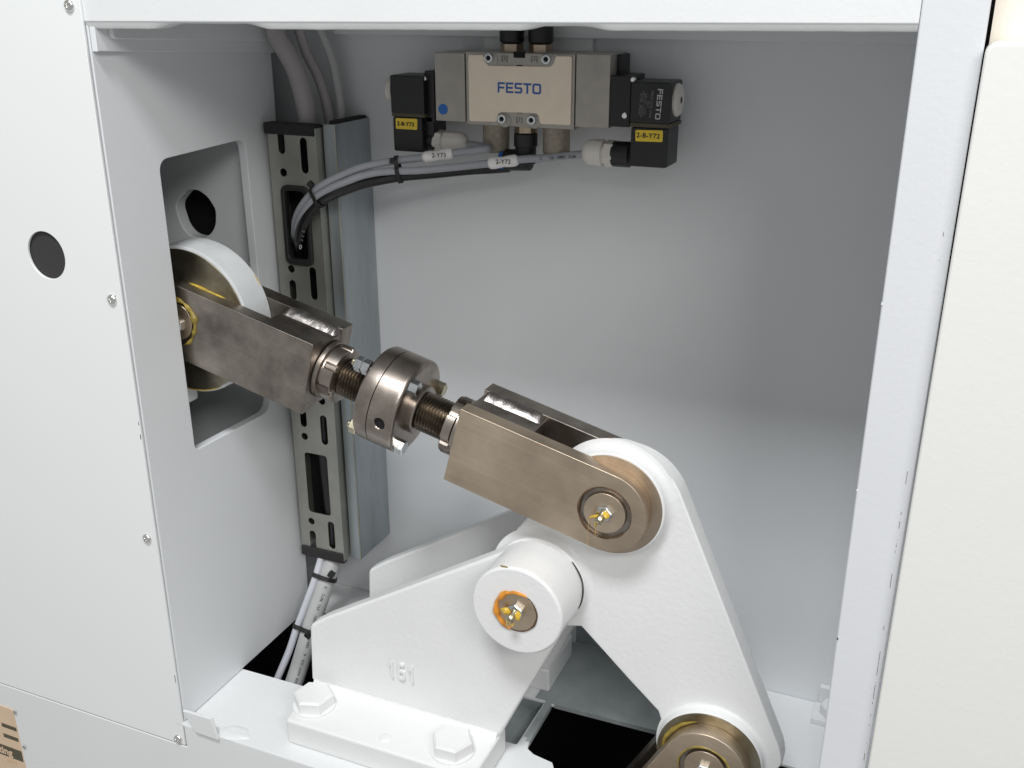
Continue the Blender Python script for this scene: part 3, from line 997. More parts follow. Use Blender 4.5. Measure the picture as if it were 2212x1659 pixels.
part('grommet', plate(go, [gi[::-1]], YT - 0.0030, YT + 0.0040, 'XZ', 0.0013, 3), M['black_soft'], tr)
part('inner_cable', tube([(0.0345, 0.186, -0.23), (0.0330, 0.184, -0.28), (0.0335, 0.181, -0.36), (0.036, 0.181, -0.43), (0.034, 0.182, ZB)], 0.0066), M['hose'], tr)
q = Vector((0.0345, 0.1765, -0.412))
part('fine_print', text_mesh('SYM-1014', 0.0035, frame((0.0375, 0.1772, -0.418), (0.1, 0, 1), (-1, 0, 0.1)), depth=0.0001), M['ink_grey'], tr)

po = thing('channel_post', (0.058, 0.2, -0.4765), 'galvanised steel channel post standing against the back wall beside the trunking', 'post')
part('post_front', box(0.0548, 0.0658, 0.1796, 0.1812, -0.4765, -0.0808, 0.0004), M['galv'], po)
part('post_side', box(0.0642, 0.0658, 0.1813, D - 0.0006, -0.4765, -0.0808, 0.0002), M['galv'], po)
part('post_edge', tube([(0.0655, 0.1799, -0.4765), (0.0655, 0.1799, -0.0808)], 0.0008, 10, 0), M['galv_warm'], po)
part('post_side', box(0.0560, 0.0572, 0.1813, D - 0.0006, -0.4765, -0.0808, 0.0002), M['galv'], po)
part('foam_strip', box(0.0572, 0.0642, 0.185, 0.232, -0.0860, -0.0785, 0.001), M['foam'], po)

# ================================================================== CABLES
GZ = -0.1830


def path(pts):
    return [at(*q[:2], q[2]) for q in pts]


ca = path([(1262, 332.5, .1960), (1225, 336, .195), (1180, 341, .192), (1130, 344, .187), (1085, 350, .183), (1030, 356, .178), (980, 361, .173), (905, 368, .167), (830, 371, .161), (785, 379, .156),
           (752, 391, .153), (718, 405, .152), (685, 425, .153), (660, 452, .156), (645, 480, .162), (641, 505, .170), (641, 525, .182)])
o = part('signal_cable', tube(ca, 0.0029), M['cable'], None)
tag(o, 'grey control cable from the right coil, lower of the two grey cables', 'cable', 'grey cables to the coils')
cb = path([(1010, 312, .199), (1030, 314, .198), (1048, 317, .194), (1055, 321, .188), (1044, 323, .183), (1000, 328, .180), (945, 336, .177), (900, 342, .173), (862, 346, .168), (830, 351, .164), (785, 360, .158),
           (748, 374, .155), (712, 391, .154), (680, 412, .155), (655, 440, .158), (640, 470, .164), (636, 500, .172), (637, 520, .184)])
o = part('signal_cable', tube(cb, 0.0029), M['cable'], None)
tag(o, 'grey control cable from the left coil, upper of the two grey cables', 'cable', 'grey cables to the coils')
ch = path([(1100, 361, .200), (1060, 364, .198), (1010, 367, .192), (950, 373, .184), (905, 377, .177), (865, 381, .170), (820, 389, .163), (780, 398, .158), (745, 410, .155), (708, 426, .154), (680, 446, .156), (660, 473, .159),
           (649, 500, .164), (646, 525, .171), (647, 548, .184)])
hs = part('air_hose', tube(ch, 0.0041, 22), M['hose'], None)
tag(hs, 'black air hose curving from the elbow under the valve into the trunking', 'hose')
for k, (u, v) in enumerate(((649, 534),)):
    p = at(u, v, .1585)
    part('hose_print', text_mesh('0', 0.0052, front((p.x, p.y, p.z), -0.3), depth=0.0001, bold=0.0001), M['ink_white'], hs)
for k, (u, v, y, t) in enumerate(((652, 519, .1575, '3'), (654, 510, .157, 'E'), (656, 500, .156, 'B'), (660, 488, .1545, '-'))):
    p = at(u, v, y)
    part('hose_print', text_mesh(t, 0.0034, front((p.x, p.y, p.z), 1.2), depth=0.0001), M['ink_grey'], hs)
# printed cable text
cbl = bpy.data.objects['signal_cable']
for k, (u, t) in enumerate(((1157, 'E-84592'), (1190, 'FT1'), (1212, '600V'), (1236, '90°C'))):
    v = 341.5 - (u - 1157) * 0.055
    p = at(u, v, .1885 + (u - 1157) * 0.00005)
    part('cable_print', text_mesh(t, 0.0030, front((p.x, p.y - 0.0003, p.z - 0.0002), math.pi + 0.05), depth=0.0001), M['ink'], cbl)


def sleeve(pts, r, name, label, txt, uv, ytxt, roll):
    b = tube(pts, lambda t: r * (1 - 0.14 * math.exp(-((t - 0.5) / 0.16) ** 2)) * (0.66 + 0.34 * min(1, (min(t, 1 - t) / 0.12)) ** 0.5), 24, 8)
    s = part(name, b, M['label_white'], None)
    tag(s, label, 'cable marker', 'white cable markers')
    p = at(*uv, ytxt - 0.0010)
    part('lettering', text_mesh(txt, 0.0047, front(p, roll), depth=0.0001, bold=0.00005, spacing=1.1), M['ink'], s)


sleeve(path([(978.5, 330.7, .1787), (962, 333.2, .1780), (945, 336, .177), (929, 338.4, .1755), (914, 340.4, .1743)]), 0.0045, 'cable_marker', 'white oval marker reading 2-Y73 on the upper grey cable', '2-Y73', (948, 335.8), .1722, 0.08)
sleeve(path([(1119, 345.6, .1858), (1103, 347.8, .1845), (1086, 350, .183), (1070, 351.8, .1815), (1055, 353.4, .180)]), 0.0045, 'cable_marker', 'white oval marker reading 2-Y72 on the lower grey cable', '2-Y72', (1087, 349.8), .1782, 0.06)


def tie(loop, label, head_at, hdir, group='black cable ties', w=0.0016, t=0.0006, hs=0.0032):
    """strap following a closed loop with a small locking head"""
    o = thing('cable_tie', loop[0], label, 'cable tie', group)
    n = len(loop)
    c = sum((Vector(p) for p in loop), Vector()) / n
    nrm = (Vector(loop[1]) - Vector(loop[0])).cross(Vector(loop[n // 2]) - Vector(loop[0])).normalized()
    bm = bmesh.new()
    P = catmull([*loop, loop[0]], 6)[:-1]
    rows = []
    for p in P:
        out = (p - c).normalized()
        rows.append([bm.verts.new(p + nrm * a * w + out * b * t) for a, b in ((-1, 0), (1, 0), (1, 1), (-1, 1))])
    for a, b in zip(rows, rows[1:] + rows[:1]):
        for k in range(4):
            bm.faces.new((a[k], a[(k + 1) % 4], b[(k + 1) % 4], b[k]))
    part('strap', bm, M['black_soft'], o)
    h = Vector(head_at)
    hb = box(-hs * 0.62, hs * 0.62, -hs * 0.5, hs * 0.5, -hs * 0.62, hs * 0.62, hs * 0.12)
    bmesh.ops.rotate(hb, cent=(0, 0, 0), matrix=Matrix.Rotation(hdir, 3, 'Y'), verts=hb.verts)
    bmesh.ops.translate(hb, vec=h, verts=hb.verts)
    part('tie_head', hb, M['black_soft'], o)
    return o


def loop_around(cs, axis_dir, rr, n=12):
    """ellipse-like loop in the plane normal to axis_dir that wraps circles (centre, radius)"""
    ax = Vector(axis_dir).normalized()
    c = sum((Vector(p) for p, _ in cs), Vector()) / len(cs)
    e1 = Vector((0, 1, 0)) - ax * ax.y
    e1.normalize()
    e2 = ax.cross(e1)
    out = []
    for i in range(n):
        a = 2 * math.pi * i / n
        d = e1 * math.cos(a) + e2 * math.sin(a)
        out.append(max(((Vector(p) - c).dot(d) + r for p, r in cs)) * d * 1.0 + c)
    return out


def near(pts, uvY):
    p = at(*uvY)
    P = catmull(pts, 12)
    i = min(range(len(P)), key=lambda k: (P[k] - p).length)
    return P[i], (P[min(i + 1, len(P) - 1)] - P[max(i - 1, 0)]).normalized()


a_, d_ = near(cb, (858, 347, .168))
b_, _ = near(ca, (860, 369, .163))
c_, _ = near(ch, (866, 381, .170))
lp = loop_around([(a_, 0.0032), (b_, 0.0032), (c_, 0.0044)], d_, 0)
tie(lp, 'black cable tie round the cable bundle below the left coil', a_ + Vector((-0.001, -0.0042, 0.0003)), 0.1)
a_, d_ = near(cb, (682, 411, .155))
b_, _ = near(ca, (686, 424, .153))
c_, _ = near(ch, (690, 438, .156))
lp = loop_around([(a_, 0.0032), (b_, 0.0032), (c_, 0.0044)], d_, 0)
tie(lp, 'black cable tie round the cable bundle beside the rubber grommet', at(671, 398, .151), 0.75, hs=0.0036)

# cables above the trunking
c1 = path([(588, -10, .150), (590, 40, .162), (598, 78, .175), (618, 112, .184), (638, 150, .188), (652, 195, .190), (662, 240, .191), (667, 285, .192)])
o = part('supply_conduit', tube(c1, 0.0075, 24), M['conduit_dusty'], None)
tag(o, 'thick dusty grey conduit entering the top of the trunking', 'conduit')
c2 = path([(630, -10, .185), (640, 40, .195), (660, 110, .205), (685, 160, .210), (702, 210, .211), (712, 260, .211), (714, 300, .211)])
o = part('supply_cable', tube(c2, 0.0042), M['conduit_dusty'], None)
tag(o, 'thin grey cable just right of the thick conduit above the trunking', 'cable')
c3 = path([(672, -10, .206), (682, 40, .210), (700, 85, .214), (718, 130, .217), (730, 190, .218), (737, 240, .218), (739, 290, .218)])
o = part('supply_cable', tube(c3, 0.0036), M['conduit'], None)
tag(o, 'thin grey cable entering the galvanised post, rightmost above it', 'cable')

# cables below the trunking
c4 = path([(699, 1190, .176), (692, 1212, .172), (684, 1240, .165), (672, 1275, .158), (655, 1320, .150), (640, 1360, .142), (625, 1405, .132), (606, 1450, .122), (585, 1500, .112)])
o = part('signal_cable', tube(c4, 0.0034), M['cable_pale'], None)
tag(o, 'thin pale grey cable running down left into the floor opening', 'cable')
c5 = path([(722, 1195, .186), (716, 1218, .178), (706, 1250, .170), (692, 1292, .162), (674, 1345, .152), (660, 1395, .140), (645, 1445, .130), (630, 1490, .118), (620, 1530, .108)])
cz = part('supply_conduit', tube(c5, 0.0085, 24), M['conduit'], None)
tag(cz, 'thick light grey printed cable running down into the floor opening', 'cable')
seq = '0 90°C FT1 600V 25C 18AWG 2 UL AWM 600 V'
pp = catmull(c5, 12)
dist = [0.0]
for a, b in zip(pp, pp[1:]):
    dist.append(dist[-1] + (b - a).length)
s = 0.030
for word in ('0', '90°C', 'FT1', '600V', '25C', '18AWG', '6', 'G/4', 'AWM', '500', 'UL'):
    L = 0.0026 * len(word) + 0.0022
    sm = s + L / 2
    i = max(k for k in range(len(dist)) if dist[k] <= sm)
    if i >= len(pp) - 2:
        break
    T = (pp[i + 1] - pp[i]).normalized()
    toc = (CAM - pp[i]).normalized()
    nn = (toc - T * toc.dot(T)).normalized()
    side = T.cross(nn)
    nn = (nn * 0.97 - side * 0.2).normalized() if True else nn
    yv = nn.cross(-T)
    part('cable_print', text_mesh(word, 0.0038, frame(pp[i] + nn * 0.0086, -T, yv), depth=0.0001), M['ink'], cz)
    s += L
for (uv4, uv5, lab, hd) in (((684, 1240, .165), (706, 1250, .170), 'black cable tie just below the trunking', at(716, 1241, .158)),
                           ((640, 1360, .142), (671, 1353, .151), 'black cable tie round the two lower cables near the floor opening', at(664, 1374, .140))):
    a_, d_ = near(c4, uv4)
    b_, d2 = near(c5, uv5)
    lp = loop_around([(a_, 0.0034), (b_, 0.0088)], (d_ + d2), 0)
    t_ = tie(lp, lab, hd, 0.5, hs=0.0046, w=0.0020, t=0.0009)

# ================================================================== ADJUSTABLE LINK
P0 = Vector((0.3395, 0.0847, -0.310))
AX = Vector((0.967, 0, -0.2546)).normalized()
UPV = Vector((0.2546, 0, 0.967)).normalized()
YC0, YC1 = 0.0575, 0.0697          # front cheek
YB0, YB1 = 0.0975, 0.1123          # rear cheek
RC = 0.0294
lk = thing('turnbuckle_link', P0 + AX * -0.18, 'bare steel turnbuckle link with two fork ends running down right to the white lever', 'link')


def lp2(s, h):
    """(s along link, h up) -> world X, Z"""
    p = P0 + AX * s + UPV * h
    return (p.x, p.z)


def fork(s_end, s_pin, sgn, parent, mats):
    """fork end: s_end is the square end, s_pin the pin centre; sgn = direction from square end to pin"""
    fk = part('fork_block', bmesh.new() if False else box(0, 0.001, 0, 0.001, 0, 0.001), mats[1], parent) if False else None
    arc = [lp2(s_pin + sgn * RC * math.sin(a), RC * math.cos(a)) for a in [math.pi * i / 28 for i in range(29)]]
    outl = [lp2(s_end, RC)] + arc + [lp2(s_end, -RC)]
    c = lp2(s_pin, 0)
    boreh = circ_pts(c[0], c[1], 0.0190, 44)
    if sgn < 0:
        outl = outl[::-1]
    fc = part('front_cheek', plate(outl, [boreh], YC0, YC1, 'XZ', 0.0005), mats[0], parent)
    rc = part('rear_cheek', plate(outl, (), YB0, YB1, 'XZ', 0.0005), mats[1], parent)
    sb = s_end + sgn * 0.0503
    blk = [lp2(s_end + sgn * 0.0004, RC - 0.0042), lp2(sb, RC - 0.0042), lp2(sb, -RC + 0.002), lp2(s_end + sgn * 0.0004, -RC + 0.002)]
    part('centre_block', plate(blk, (), YC1 + 0.0001, YB0 - 0.0001, 'XZ', 0.0003), mats[1], parent)
    # weld bead between block and rear cheek
    bm = bmesh.new()
    n, mseg = 120, 10
    rows = []
    s0, s1 = s_end + sgn * 0.0012, sb - sgn * 0.0005
    for i in range(n + 1):
        t = i / n
        row = []
        for k in range(mseg + 1):
            a = k / mseg
            y = 0.0895 + (YB0 + 0.0022 - 0.0895) * a
            h = RC - 0.0047 + 0.0052 * a ** 0.8 + 0.0012 * math.sin(math.pi * a)
            ph = t * 24 - 1.6 * (a - 0.5) ** 2 * 4
            rip = 0.00034 * (1 - abs(2 * (ph - math.floor(ph)) - 1)) * math.sin(math.pi * min(1, max(0, a))) ** 0.5
            rip += 0.0006 * noise.noise(Vector((t * 9, a * 2, s_end)))
            end = min(1, min(t, 1 - t) * 14)
            h2 = RC - 0.0052 + (h + rip - RC + 0.0052) * (end ** 0.5)
            x, z = lp2(s0 + (s1 - s0) * t, h2)
            row.append(bm.verts.new((x, y, z)))
        rows.append(row)
    for a, b in zip(rows, rows[1:]):
        for k in range(mseg):
            bm.faces.new((a[k], a[k + 1], b[k + 1], b[k]))
    part('weld_bead', bm, M['weld'], parent, angle=80)
    return fc


def cheekmats():
    return (M['steel'], M['steel_dark'])


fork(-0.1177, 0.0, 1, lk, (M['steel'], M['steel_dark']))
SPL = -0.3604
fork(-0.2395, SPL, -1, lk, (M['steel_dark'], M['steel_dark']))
AO = P0.copy()


def on_axis(s):
    return AO + AX * s


def thread(s0, s1, r, pitch, parent):
    bm = bmesh.new()
    seg = 40
    n = int((s1 - s0) / pitch * 10)
    rows = []
    for i in range(n + 1):
        s = s0 + (s1 - s0) * i / n
        row = []
        for k in range(seg):
            a = 2 * math.pi * k / seg
            ph = ((s / pitch) - k / seg) % 1.0
            rr = r - 0.0017 * (1 - abs(2 * ph - 1)) ** 1.0
            row.append(bm.verts.new(on_axis(s) + (Vector((0, 1, 0)) * math.cos(a) + UPV * math.sin(a)) * rr))
        rows.append(row)
    for a, b in zip(rows, rows[1:]):
        for k in range(seg):
            bm.faces.new((a[k], a[(k + 1) % seg], b[(k + 1) % seg], b[k]))
    bm.faces.new(rows[0])
    bm.faces.new(rows[-1])
    return part('threaded_rod', bm, M['thread'], parent, angle=50)


thread(-0.2385, -0.1925, 0.0150, 0.00255, lk)
thread(-0.1645, -0.1185, 0.0150, 0.00255, lk)


def slotted_nut(s0, s1, r, parent, rot):
    """round lock nut with slots; raised tabs of its lock washer"""
    bm = bmesh.new()
    seg = 96
    L = s1 - s0
    prof = [(0, 0.80), (0.06, 0.95), (0.14, 1.0), (0.86, 1.0), (0.95, 0.95), (1.0, 0.80), (1.0, 0.69)]
    rows = []
    for t, k in prof:
        row = []
        for i in range(seg):
            a = 2 * math.pi * i / seg + rot
            q = (i % 16)
            dip = 0.085 if q in (0, 1, 2) else 0.0
            row.append(bm.verts.new(on_axis(s0 + L * t) + (Vector((0, 1, 0)) * math.cos(a) + UPV * math.sin(a)) * r * (k - (dip if k > 0.9 else 0))))
        rows.append(row)
    for a, b in zip(rows, rows[1:]):
        for i in range(seg):
            bm.faces.new((a[i], a[(i + 1) % seg], b[(i + 1) % seg], b[i]))
    bm.faces.new(rows[0])
    bm.faces.new(rows[-1])
    return part('lock_nut', bm, M['steel_bright'], parent, angle=40)


def tab(s0, s1, r, ang, parent):
    """bent washer tab lying over a nut slot"""
    bm = bmesh.new()
    rows = []
    for t in (0, 0.25, 0.5, 0.75, 1.0):
        s = s0 + (s1 - s0) * t
        row = []
        for k in range(5):
            a = ang + (k - 2) * 0.085
            row.append(bm.verts.new(on_axis(s) + (Vector((0, 1, 0)) * math.cos(a) + UPV * math.sin(a)) * (r + 0.0009 * math.sin(math.pi * (0.2 + 0.6 * t)))))
        rows.append(row)
    for a, b in zip(rows, rows[1:]):
        for k in range(4):
            bm.faces.new((a[k], a[k + 1], b[k + 1], b[k]))
    bmesh.ops.solidify(bm, geom=bm.faces[:], thickness=0.0009)
    part('lock_tab', bm, M['steel_bright'], parent)


part('lock_washer', lathe([(-0.2393, 0.0222), (-0.2388, 0.0230), (-0.2355, 0.0228), (-0.2345, 0.0205), (-0.2335, 0.0200)], AO, AX, 56), M['steel_bright'], lk)
n1 = slotted_nut(-0.2345, -0.2225, 0.0216, lk, 0.35)
part('lock_washer', lathe([(-0.1180, 0.0215), (-0.1215, 0.0222), (-0.1222, 0.0222), (-0.1225, 0.020)], AO, AX, 56), M['steel_bright'], lk)
n2 = slotted_nut(-0.1312, -0.1223, 0.0221, lk, 0.12)
tab(-0.2345, -0.2245, 0.0216, math.radians(74), lk)
tab(-0.2345, -0.2245, 0.0214, math.radians(196), lk)
tab(-0.1300, -0.1210, 0.0222, math.radians(92), lk)
tab(-0.1300, -0.1210, 0.0220, math.radians(205), lk)

# coupling: two clamped discs with a hub, three bolts, a tommy bar hole
sA, sM, sB, RK = -0.1950, -0.1822, -0.1612, 0.0366
part('coupling_disc', lathe([(sA, 0.016), (sA, RK - 0.004), (sA + 0.0010, RK - 0.0012), (sA + 0.0028, RK), (sM - 0.0004, RK), (sM - 0.0001, RK - 0.0006), (sM - 0.0001, 0.016)], AO, AX, 96), M['steel_bright'], lk)
dirn = Vector((0, 1, 0)) * -0.0347 + UPV * -0.0031
bm = lathe([(sM + 0.0001, 0.016), (sM + 0.0001, RK - 0.0006), (sM + 0.0004, RK)] + [(sM + 0.0004 + (sB - 0.003 - sM) * i / 12, RK) for i in range(1, 13)] +
           [(sB - 0.0014, RK - 0.0006), (sB - 0.0003, RK - 0.002), (sB, RK - 0.0045), (sB, 0.016)], AO, AX, 120)
disc = part('coupling_disc', bm, M['steel_bright'], lk)
hc = on_axis(-0.1717) + dirn.normalized() * (RK - 0.012)
part('cutter', cyl(hc, dirn, 0.0048, 0.03, 0, 32), M['void'], None)
cut = bpy.data.objects['cutter']
md = disc.modifiers.new('hole', 'BOOLEAN')
md.object = cut
md.operation = 'DIFFERENCE'
md.solver = 'EXACT'
dg = bpy.context.evaluated_depsgraph_get()
dg.update()
nm = bpy.data.meshes.new_from_object(disc.evaluated_get(dg))
disc.modifiers.clear()
disc.data = nm
nm.materials.clear()
nm.materials.append(M['steel_bright'])
for p_ in nm.polygons:
    p_.material_index = 0
finish(nm, 35)
bpy.data.objects.remove(cut)
part('bore_dark', cyl(hc + dirn.normalized() * 0.0015, dirn, 0.00475, 0.0088, 0, 28), M['void'], lk)  # black core added in the bore, its inner shade as colour
part('hub_collar', lathe([(sB - 0.001, 0.0188), (sB + 0.0050, 0.0188), (sB + 0.0058, 0.0180), (sB + 0.0058, 0.0150)], AO, AX, 56), M['steel_bright'], lk)
part('hub_collar', lathe([(sA + 0.001, 0.0205), (sA - 0.0035, 0.0205), (sA - 0.0042, 0.0195), (sA - 0.0042, 0.0150)], AO, AX, 56), M['steel_bright'], lk)
# engraved scale lines on the rim
for i in range(13):
    a = math.radians(182 - i * 6.5 + 30)
    dv = Vector((0, 1, 0)) * math.cos(a) + UPV * math.sin(a)
    tv = AX.cross(dv)
    ln = 0.0042 if i % 3 == 0 else 0.0022
    c0 = on_axis(sM + 0.0008) + dv * (RK + 0.00003)
    b = bmesh.new()
    f = [b.verts.new(c0 + tv * w + AX * l + dv * h) for l, w, h in ((0, -0.00012, 0), (ln, -0.00012, 0), (ln, 0.00012, 0), (0, 0.00012, 0))]
    b.faces.new(f)
    bmesh.ops.solidify(b, geom=b.faces[:], thickness=0.00006)
    part('scale_mark', b, M['steel_dark'], lk)

for i, a in enumerate((-126, -10, 130)):
    a = math.radians(a)
    off = (Vector((0, 1, 0)) * math.cos(a) - UPV * math.sin(a)) * 0.0312
    o1 = on_axis(sB) + off
    bo = part('bolt', hexa(o1, AX, 0.0057, 0.0064, off, 0.0006), (M['zinc'], M['zinc_yellow'], M['zinc'])[i], lk, o1)
    o2 = on_axis(sA) + off
    for j in range(2 if i == 0 else 1):
        part('nut', hexa(o2 - AX * (0.0001 + 0.0062 * j), -AX, 0.0059, 0.0060, off, 0.0007, True), M['zinc'] if i != 2 else M['zinc_yellow'], bo)
    part('bolt_end', cyl(o2, -AX, 0.0030, 0.0150 if i == 0 else 0.0085, 0.0008, 18), M['zinc_yellow'], bo)

# ================================================================== PINS
def grease_nipple(c, y, parent, rot=0.0, col='zinc', dirv=(-0.05, -1, -0.1)):
    h = part('nipple', hexa((c[0], y, c[1]), (0, -1, 0), 0.0062, 0.0032, (math.cos(rot), 0, math.sin(rot)), 0.0007), M[col], parent)
    part('nipple_tip', lathe([(0.0030, 0.0030), (0.0062, 0.0026), (0.0075, 0.0020), (0.0085, 0.0029), (0.0100, 0.0030), (0.0112, 0.0022), (0.0118, 0.0012), (0.0114, 0.0007), (0.0110, 0)],
                             (c[0], y, c[1]), dirv, 20), M[col + '_yellow' if col == 'zinc' else col], h)
    return h


def link_pin(c, yface, label, back):
    pn = thing('pivot_pin', (c[0], yface, c[1]), label, 'pin', 'greased pivot pins')
    part('pin_body', cyl((c[0], yface, c[1]), (0, 1, 0), 0.0148, back - yface, 0.0005, 56), M['steel'], pn)
    part('snap_ring', ring([(0.0030, 0.0150), (0.0030, 0.0188), (0.0060, 0.0188), (0.0060, 0.0150)], (c[0], yface, c[1]), (0, 1, 0), 56), M['steel_dark'], pn)
    return pn


cR = (0.3395, -0.310)
cR2 = (0.3402, -0.3090)
pn = link_pin((0.3396, -0.3103), YC0 - 0.0004, 'steel pivot pin in the fork end with yellow grease strings on its nipple', 0.112)
grease_nipple((0.3398, -0.3098), YC0 - 0.0004, pn, 0.2)
part('old_grease', wobble_ring(0.3396, -0.3103, YC0 + 0.0004, 0.0190, 0.0007, 0, 2 * math.pi * 0.99, 3), M['grease_brown'], pn)
part('grease', join(blob((0.3412, YC0 - 0.0045, -0.3095), 0.0030, (1.1, 0.7, 0.9), 0.4, 1), blob((0.3385, YC0 - 0.0050, -0.3120), 0.0026, (1.2, 0.7, 1.0), 0.4, 4),
                    tube([(0.3385, YC0 - 0.006, -0.3100), (0.3345, YC0 - 0.006, -0.3108), (0.3310, YC0 - 0.0045, -0.3130), (0.3295, YC0 - 0.003, -0.3150)], lambda t: 0.0013 * (1 - t) + 0.0003, 10, 6),
                    tube([(0.3370, YC0 - 0.007, -0.3130), (0.3358, YC0 - 0.007, -0.3165), (0.3356, YC0 - 0.006, -0.3190)], lambda t: 0.0012 * (1 - t) + 0.0002, 10, 6),
                    tube([(0.3295, YC0 - 0.003, -0.3148), (0.3294, YC0 - 0.003, -0.330), (0.3293, YC0 - 0.003, -0.3420)], 0.00010, 6, 4),
                    tube([(0.3356, YC0 - 0.006, -0.3185), (0.3357, YC0 - 0.006, -0.3265)], 0.00012, 6, 4)), M['grease'], pn)

cL = lp2(SPL, 0)
pnl = link_pin(cL, YC0 + 0.0005, 'steel pivot pin half hidden behind the left wall with old yellow grease', 0.112)
part('old_grease', wobble_ring(cL[0], cL[1], YC0 + 0.0002, 0.0185, 0.0019, -1.3, 1.5, 8, amp=0.8), M['grease_old'], pnl)
grease_nipple((cL[0] + 0.001, cL[1] - 0.002), YC0 + 0.0005, pnl, 0.4)

# eccentric disc behind the left fork end
ec = thing('eccentric_disc', (cL[0], 0.085, cL[1] - 0.06), 'large round disc with white rim and dark steel face inside the left wall opening', 'disc')
ce = (-0.0090, -0.2210)
part('disc_rim', lathe([(0.0002, 0.0500), (0.0000, 0.0577), (0.0006, 0.0588), (0.0020, 0.0592), (0.0270, 0.0596), (0.0284, 0.0585), (0.0284, 0.0500)], (ce[0], 0.0700, ce[1]), (0, 1, 0), 112), M['paint_dimmed'], ec)
part('disc_face', cyl((ce[0], 0.0692, ce[1]), (0, 1, 0), 0.0569, 0.02, 0.0003, 100), M['steel_oily'], ec)
part('drive_arm', box(-0.16, -0.03, 0.0705, 0.0975, -0.30, -0.20, 0.003), M['paint_cast'], ec)
part('shaft', cyl((-0.15, 0.05, -0.25), (0, 1, 0), 0.02, 0.15), M['steel_dark'], ec)
pts_g = [at(u, v, 0.0690) for u, v in ((406, 612), (420, 616), (438, 624), (455, 633), (474, 641), (490, 649), (506, 655))]
part('old_grease', join(tube(pts_g, lambda t: 0.0003 + 0.0011 * math.sin(math.pi * min(1, t * 0.9 + 0.06)), 8, 6),
                        wobble_ring(ce[0], ce[1], 0.0694, 0.0573, 0.0005, math.radians(-100), math.radians(-62), 5),
                        wobble_ring(ce[0], ce[1], 0.0960, 0.0597, 0.0004, math.radians(27), math.radians(36), 6, 12)), M['grease_dull'], ec)

# ================================================================== LEVER
Pt, Pp, Pl = Vector((0.3395, -0.310)), Vector((0.2866, -0.385)), Vector((0.4200, -0.4983))
YL0, YL1 = 0.0790, 0.0960


def tangent(c0, r0, c1, r1, side):
    """outer tangent points of two circles; side +1 left of c0->c1"""
    d = c1 - c0
    L = d.length
    d = d / L
    n = Vector((-d.y, d.x)) * side
    s = (r0 - r1) / L
    c = math.sqrt(1 - s * s)
    v = d * s + n * c
    return c0 + v * r0, c1 + v * r1


def arc(c, r, p, q, n=14, ccw=False):
    a0, a1 = math.atan2(p.y - c.y, p.x - c.x), math.atan2(q.y - c.y, q.x - c.x)
    if ccw and a1 < a0:
        a1 += 2 * math.pi
    if not ccw and a1 > a0:
        a1 -= 2 * math.pi
    return [(c.x + r * math.cos(a0 + (a1 - a0) * i / n), c.y + r * math.sin(a0 + (a1 - a0) * i / n)) for i in range(n + 1)]


Pu = Pt + Vector((0.0055, -0.0065))      # the arm's rounded top sits low right of the boss
tl0, tl1 = tangent(Pp, 0.0372, Pu, 0.0450, 1)
tr0, tr1 = tangent(Pu, 0.0450, Pl, 0.0505, 1)
br = Pl + Vector((0.0425, -0.012))
outl = [tuple(tl0)] + arc(Pu, 0.0450, tl1, tr0, 20) + arc(Pl, 0.0505, tr1, Pl + Vector((0.0503, 0.004)), 8) + \
    arc(Pl, 0.0440, br, Pl + Vector((-0.030, -0.0322)), 16) + arc(Pl, 0.0412, Pl + Vector((-0.033, -0.025)), Pl + Vector((-0.0385, 0.0150)), 8) + \
    round_poly([(0.3790, -0.4762), (0.3560, -0.4554), (0.3180, -0.4195), (0.2990, -0.4240)], 0.0, 1) + arc(Pp, 0.0372, Pp + Vector((0.0120, -0.038)), tl0, 14)
lv = thing('lever', (Pl.x, 0.088, Pl.y), 'white painted cast lever with a steel faced boss at each end', 'lever')
part('lever_arm', plate(outl, (), YL0, YL1, 'XZ', 0.0015, 3), M['paint_cast'], lv)


def fillet_boss(c, r, yf, yb, ybase, fr):
    """cylinder standing forward of the arm with a concave fillet at its foot"""
    pr = [(0.0, r - 0.0012), (0.0003, r - 0.0004), (0.0012, r)]
    H = ybase - yf
    pr += [(max(0.0012, H - fr), r)]
    for k in range(1, 7):
        a = math.pi / 2 * k / 6
        pr.append((H - fr + fr * math.sin(a), r + fr * (1 - math.cos(a))))
    pr += [(H + 0.0006, r + fr)]
    pr += [(H + 0.0007, r), (yb - yf, r)]
    return lathe(pr, (c.x, yf, c.y), (0, 1, 0), 96)


part('upper_boss', fillet_boss(Pt, 0.0384, 0.0702, 0.0970, YL0, 0.0070), M['paint_cast'], lv, angle=50)
part('lower_boss', fillet_boss(Pl, 0.0384, 0.0702, 0.0970, YL0, 0.0026), M['paint_cast'], lv, angle=50)
part('pivot_hub', fillet_boss(Pp, 0.0352, 0.0722, 0.1500, YL0, 0.0050), M['paint_cast'], lv, angle=50)
part('boss_face', cyl((Pt.x, 0.0696, Pt.y), (0, 1, 0), 0.0368, 0.02, 0.0003, 96), M['steel_face'], lv)
part('boss_face', cyl((Pl.x, 0.0696, Pl.y), (0, 1, 0), 0.0378, 0.02, 0.0003, 96), M['steel_oily'], lv)
part('oil_stain', join(wobble_ring(Pt.x, Pt.y, 0.0972, 0.0388, 0.0009, math.radians(100), math.radians(160), 2), ), M['grease_brown'], lv)

# ================================================================== BRACKETS
ZFL = -0.5264
bk = thing('bracket', (0.17, 0.04, ZF), 'white cast bearing bracket with raised number 161 bolted to the front floor', 'bracket')
Cb = Vector((0.2866, -0.3850))
RB = 0.0343


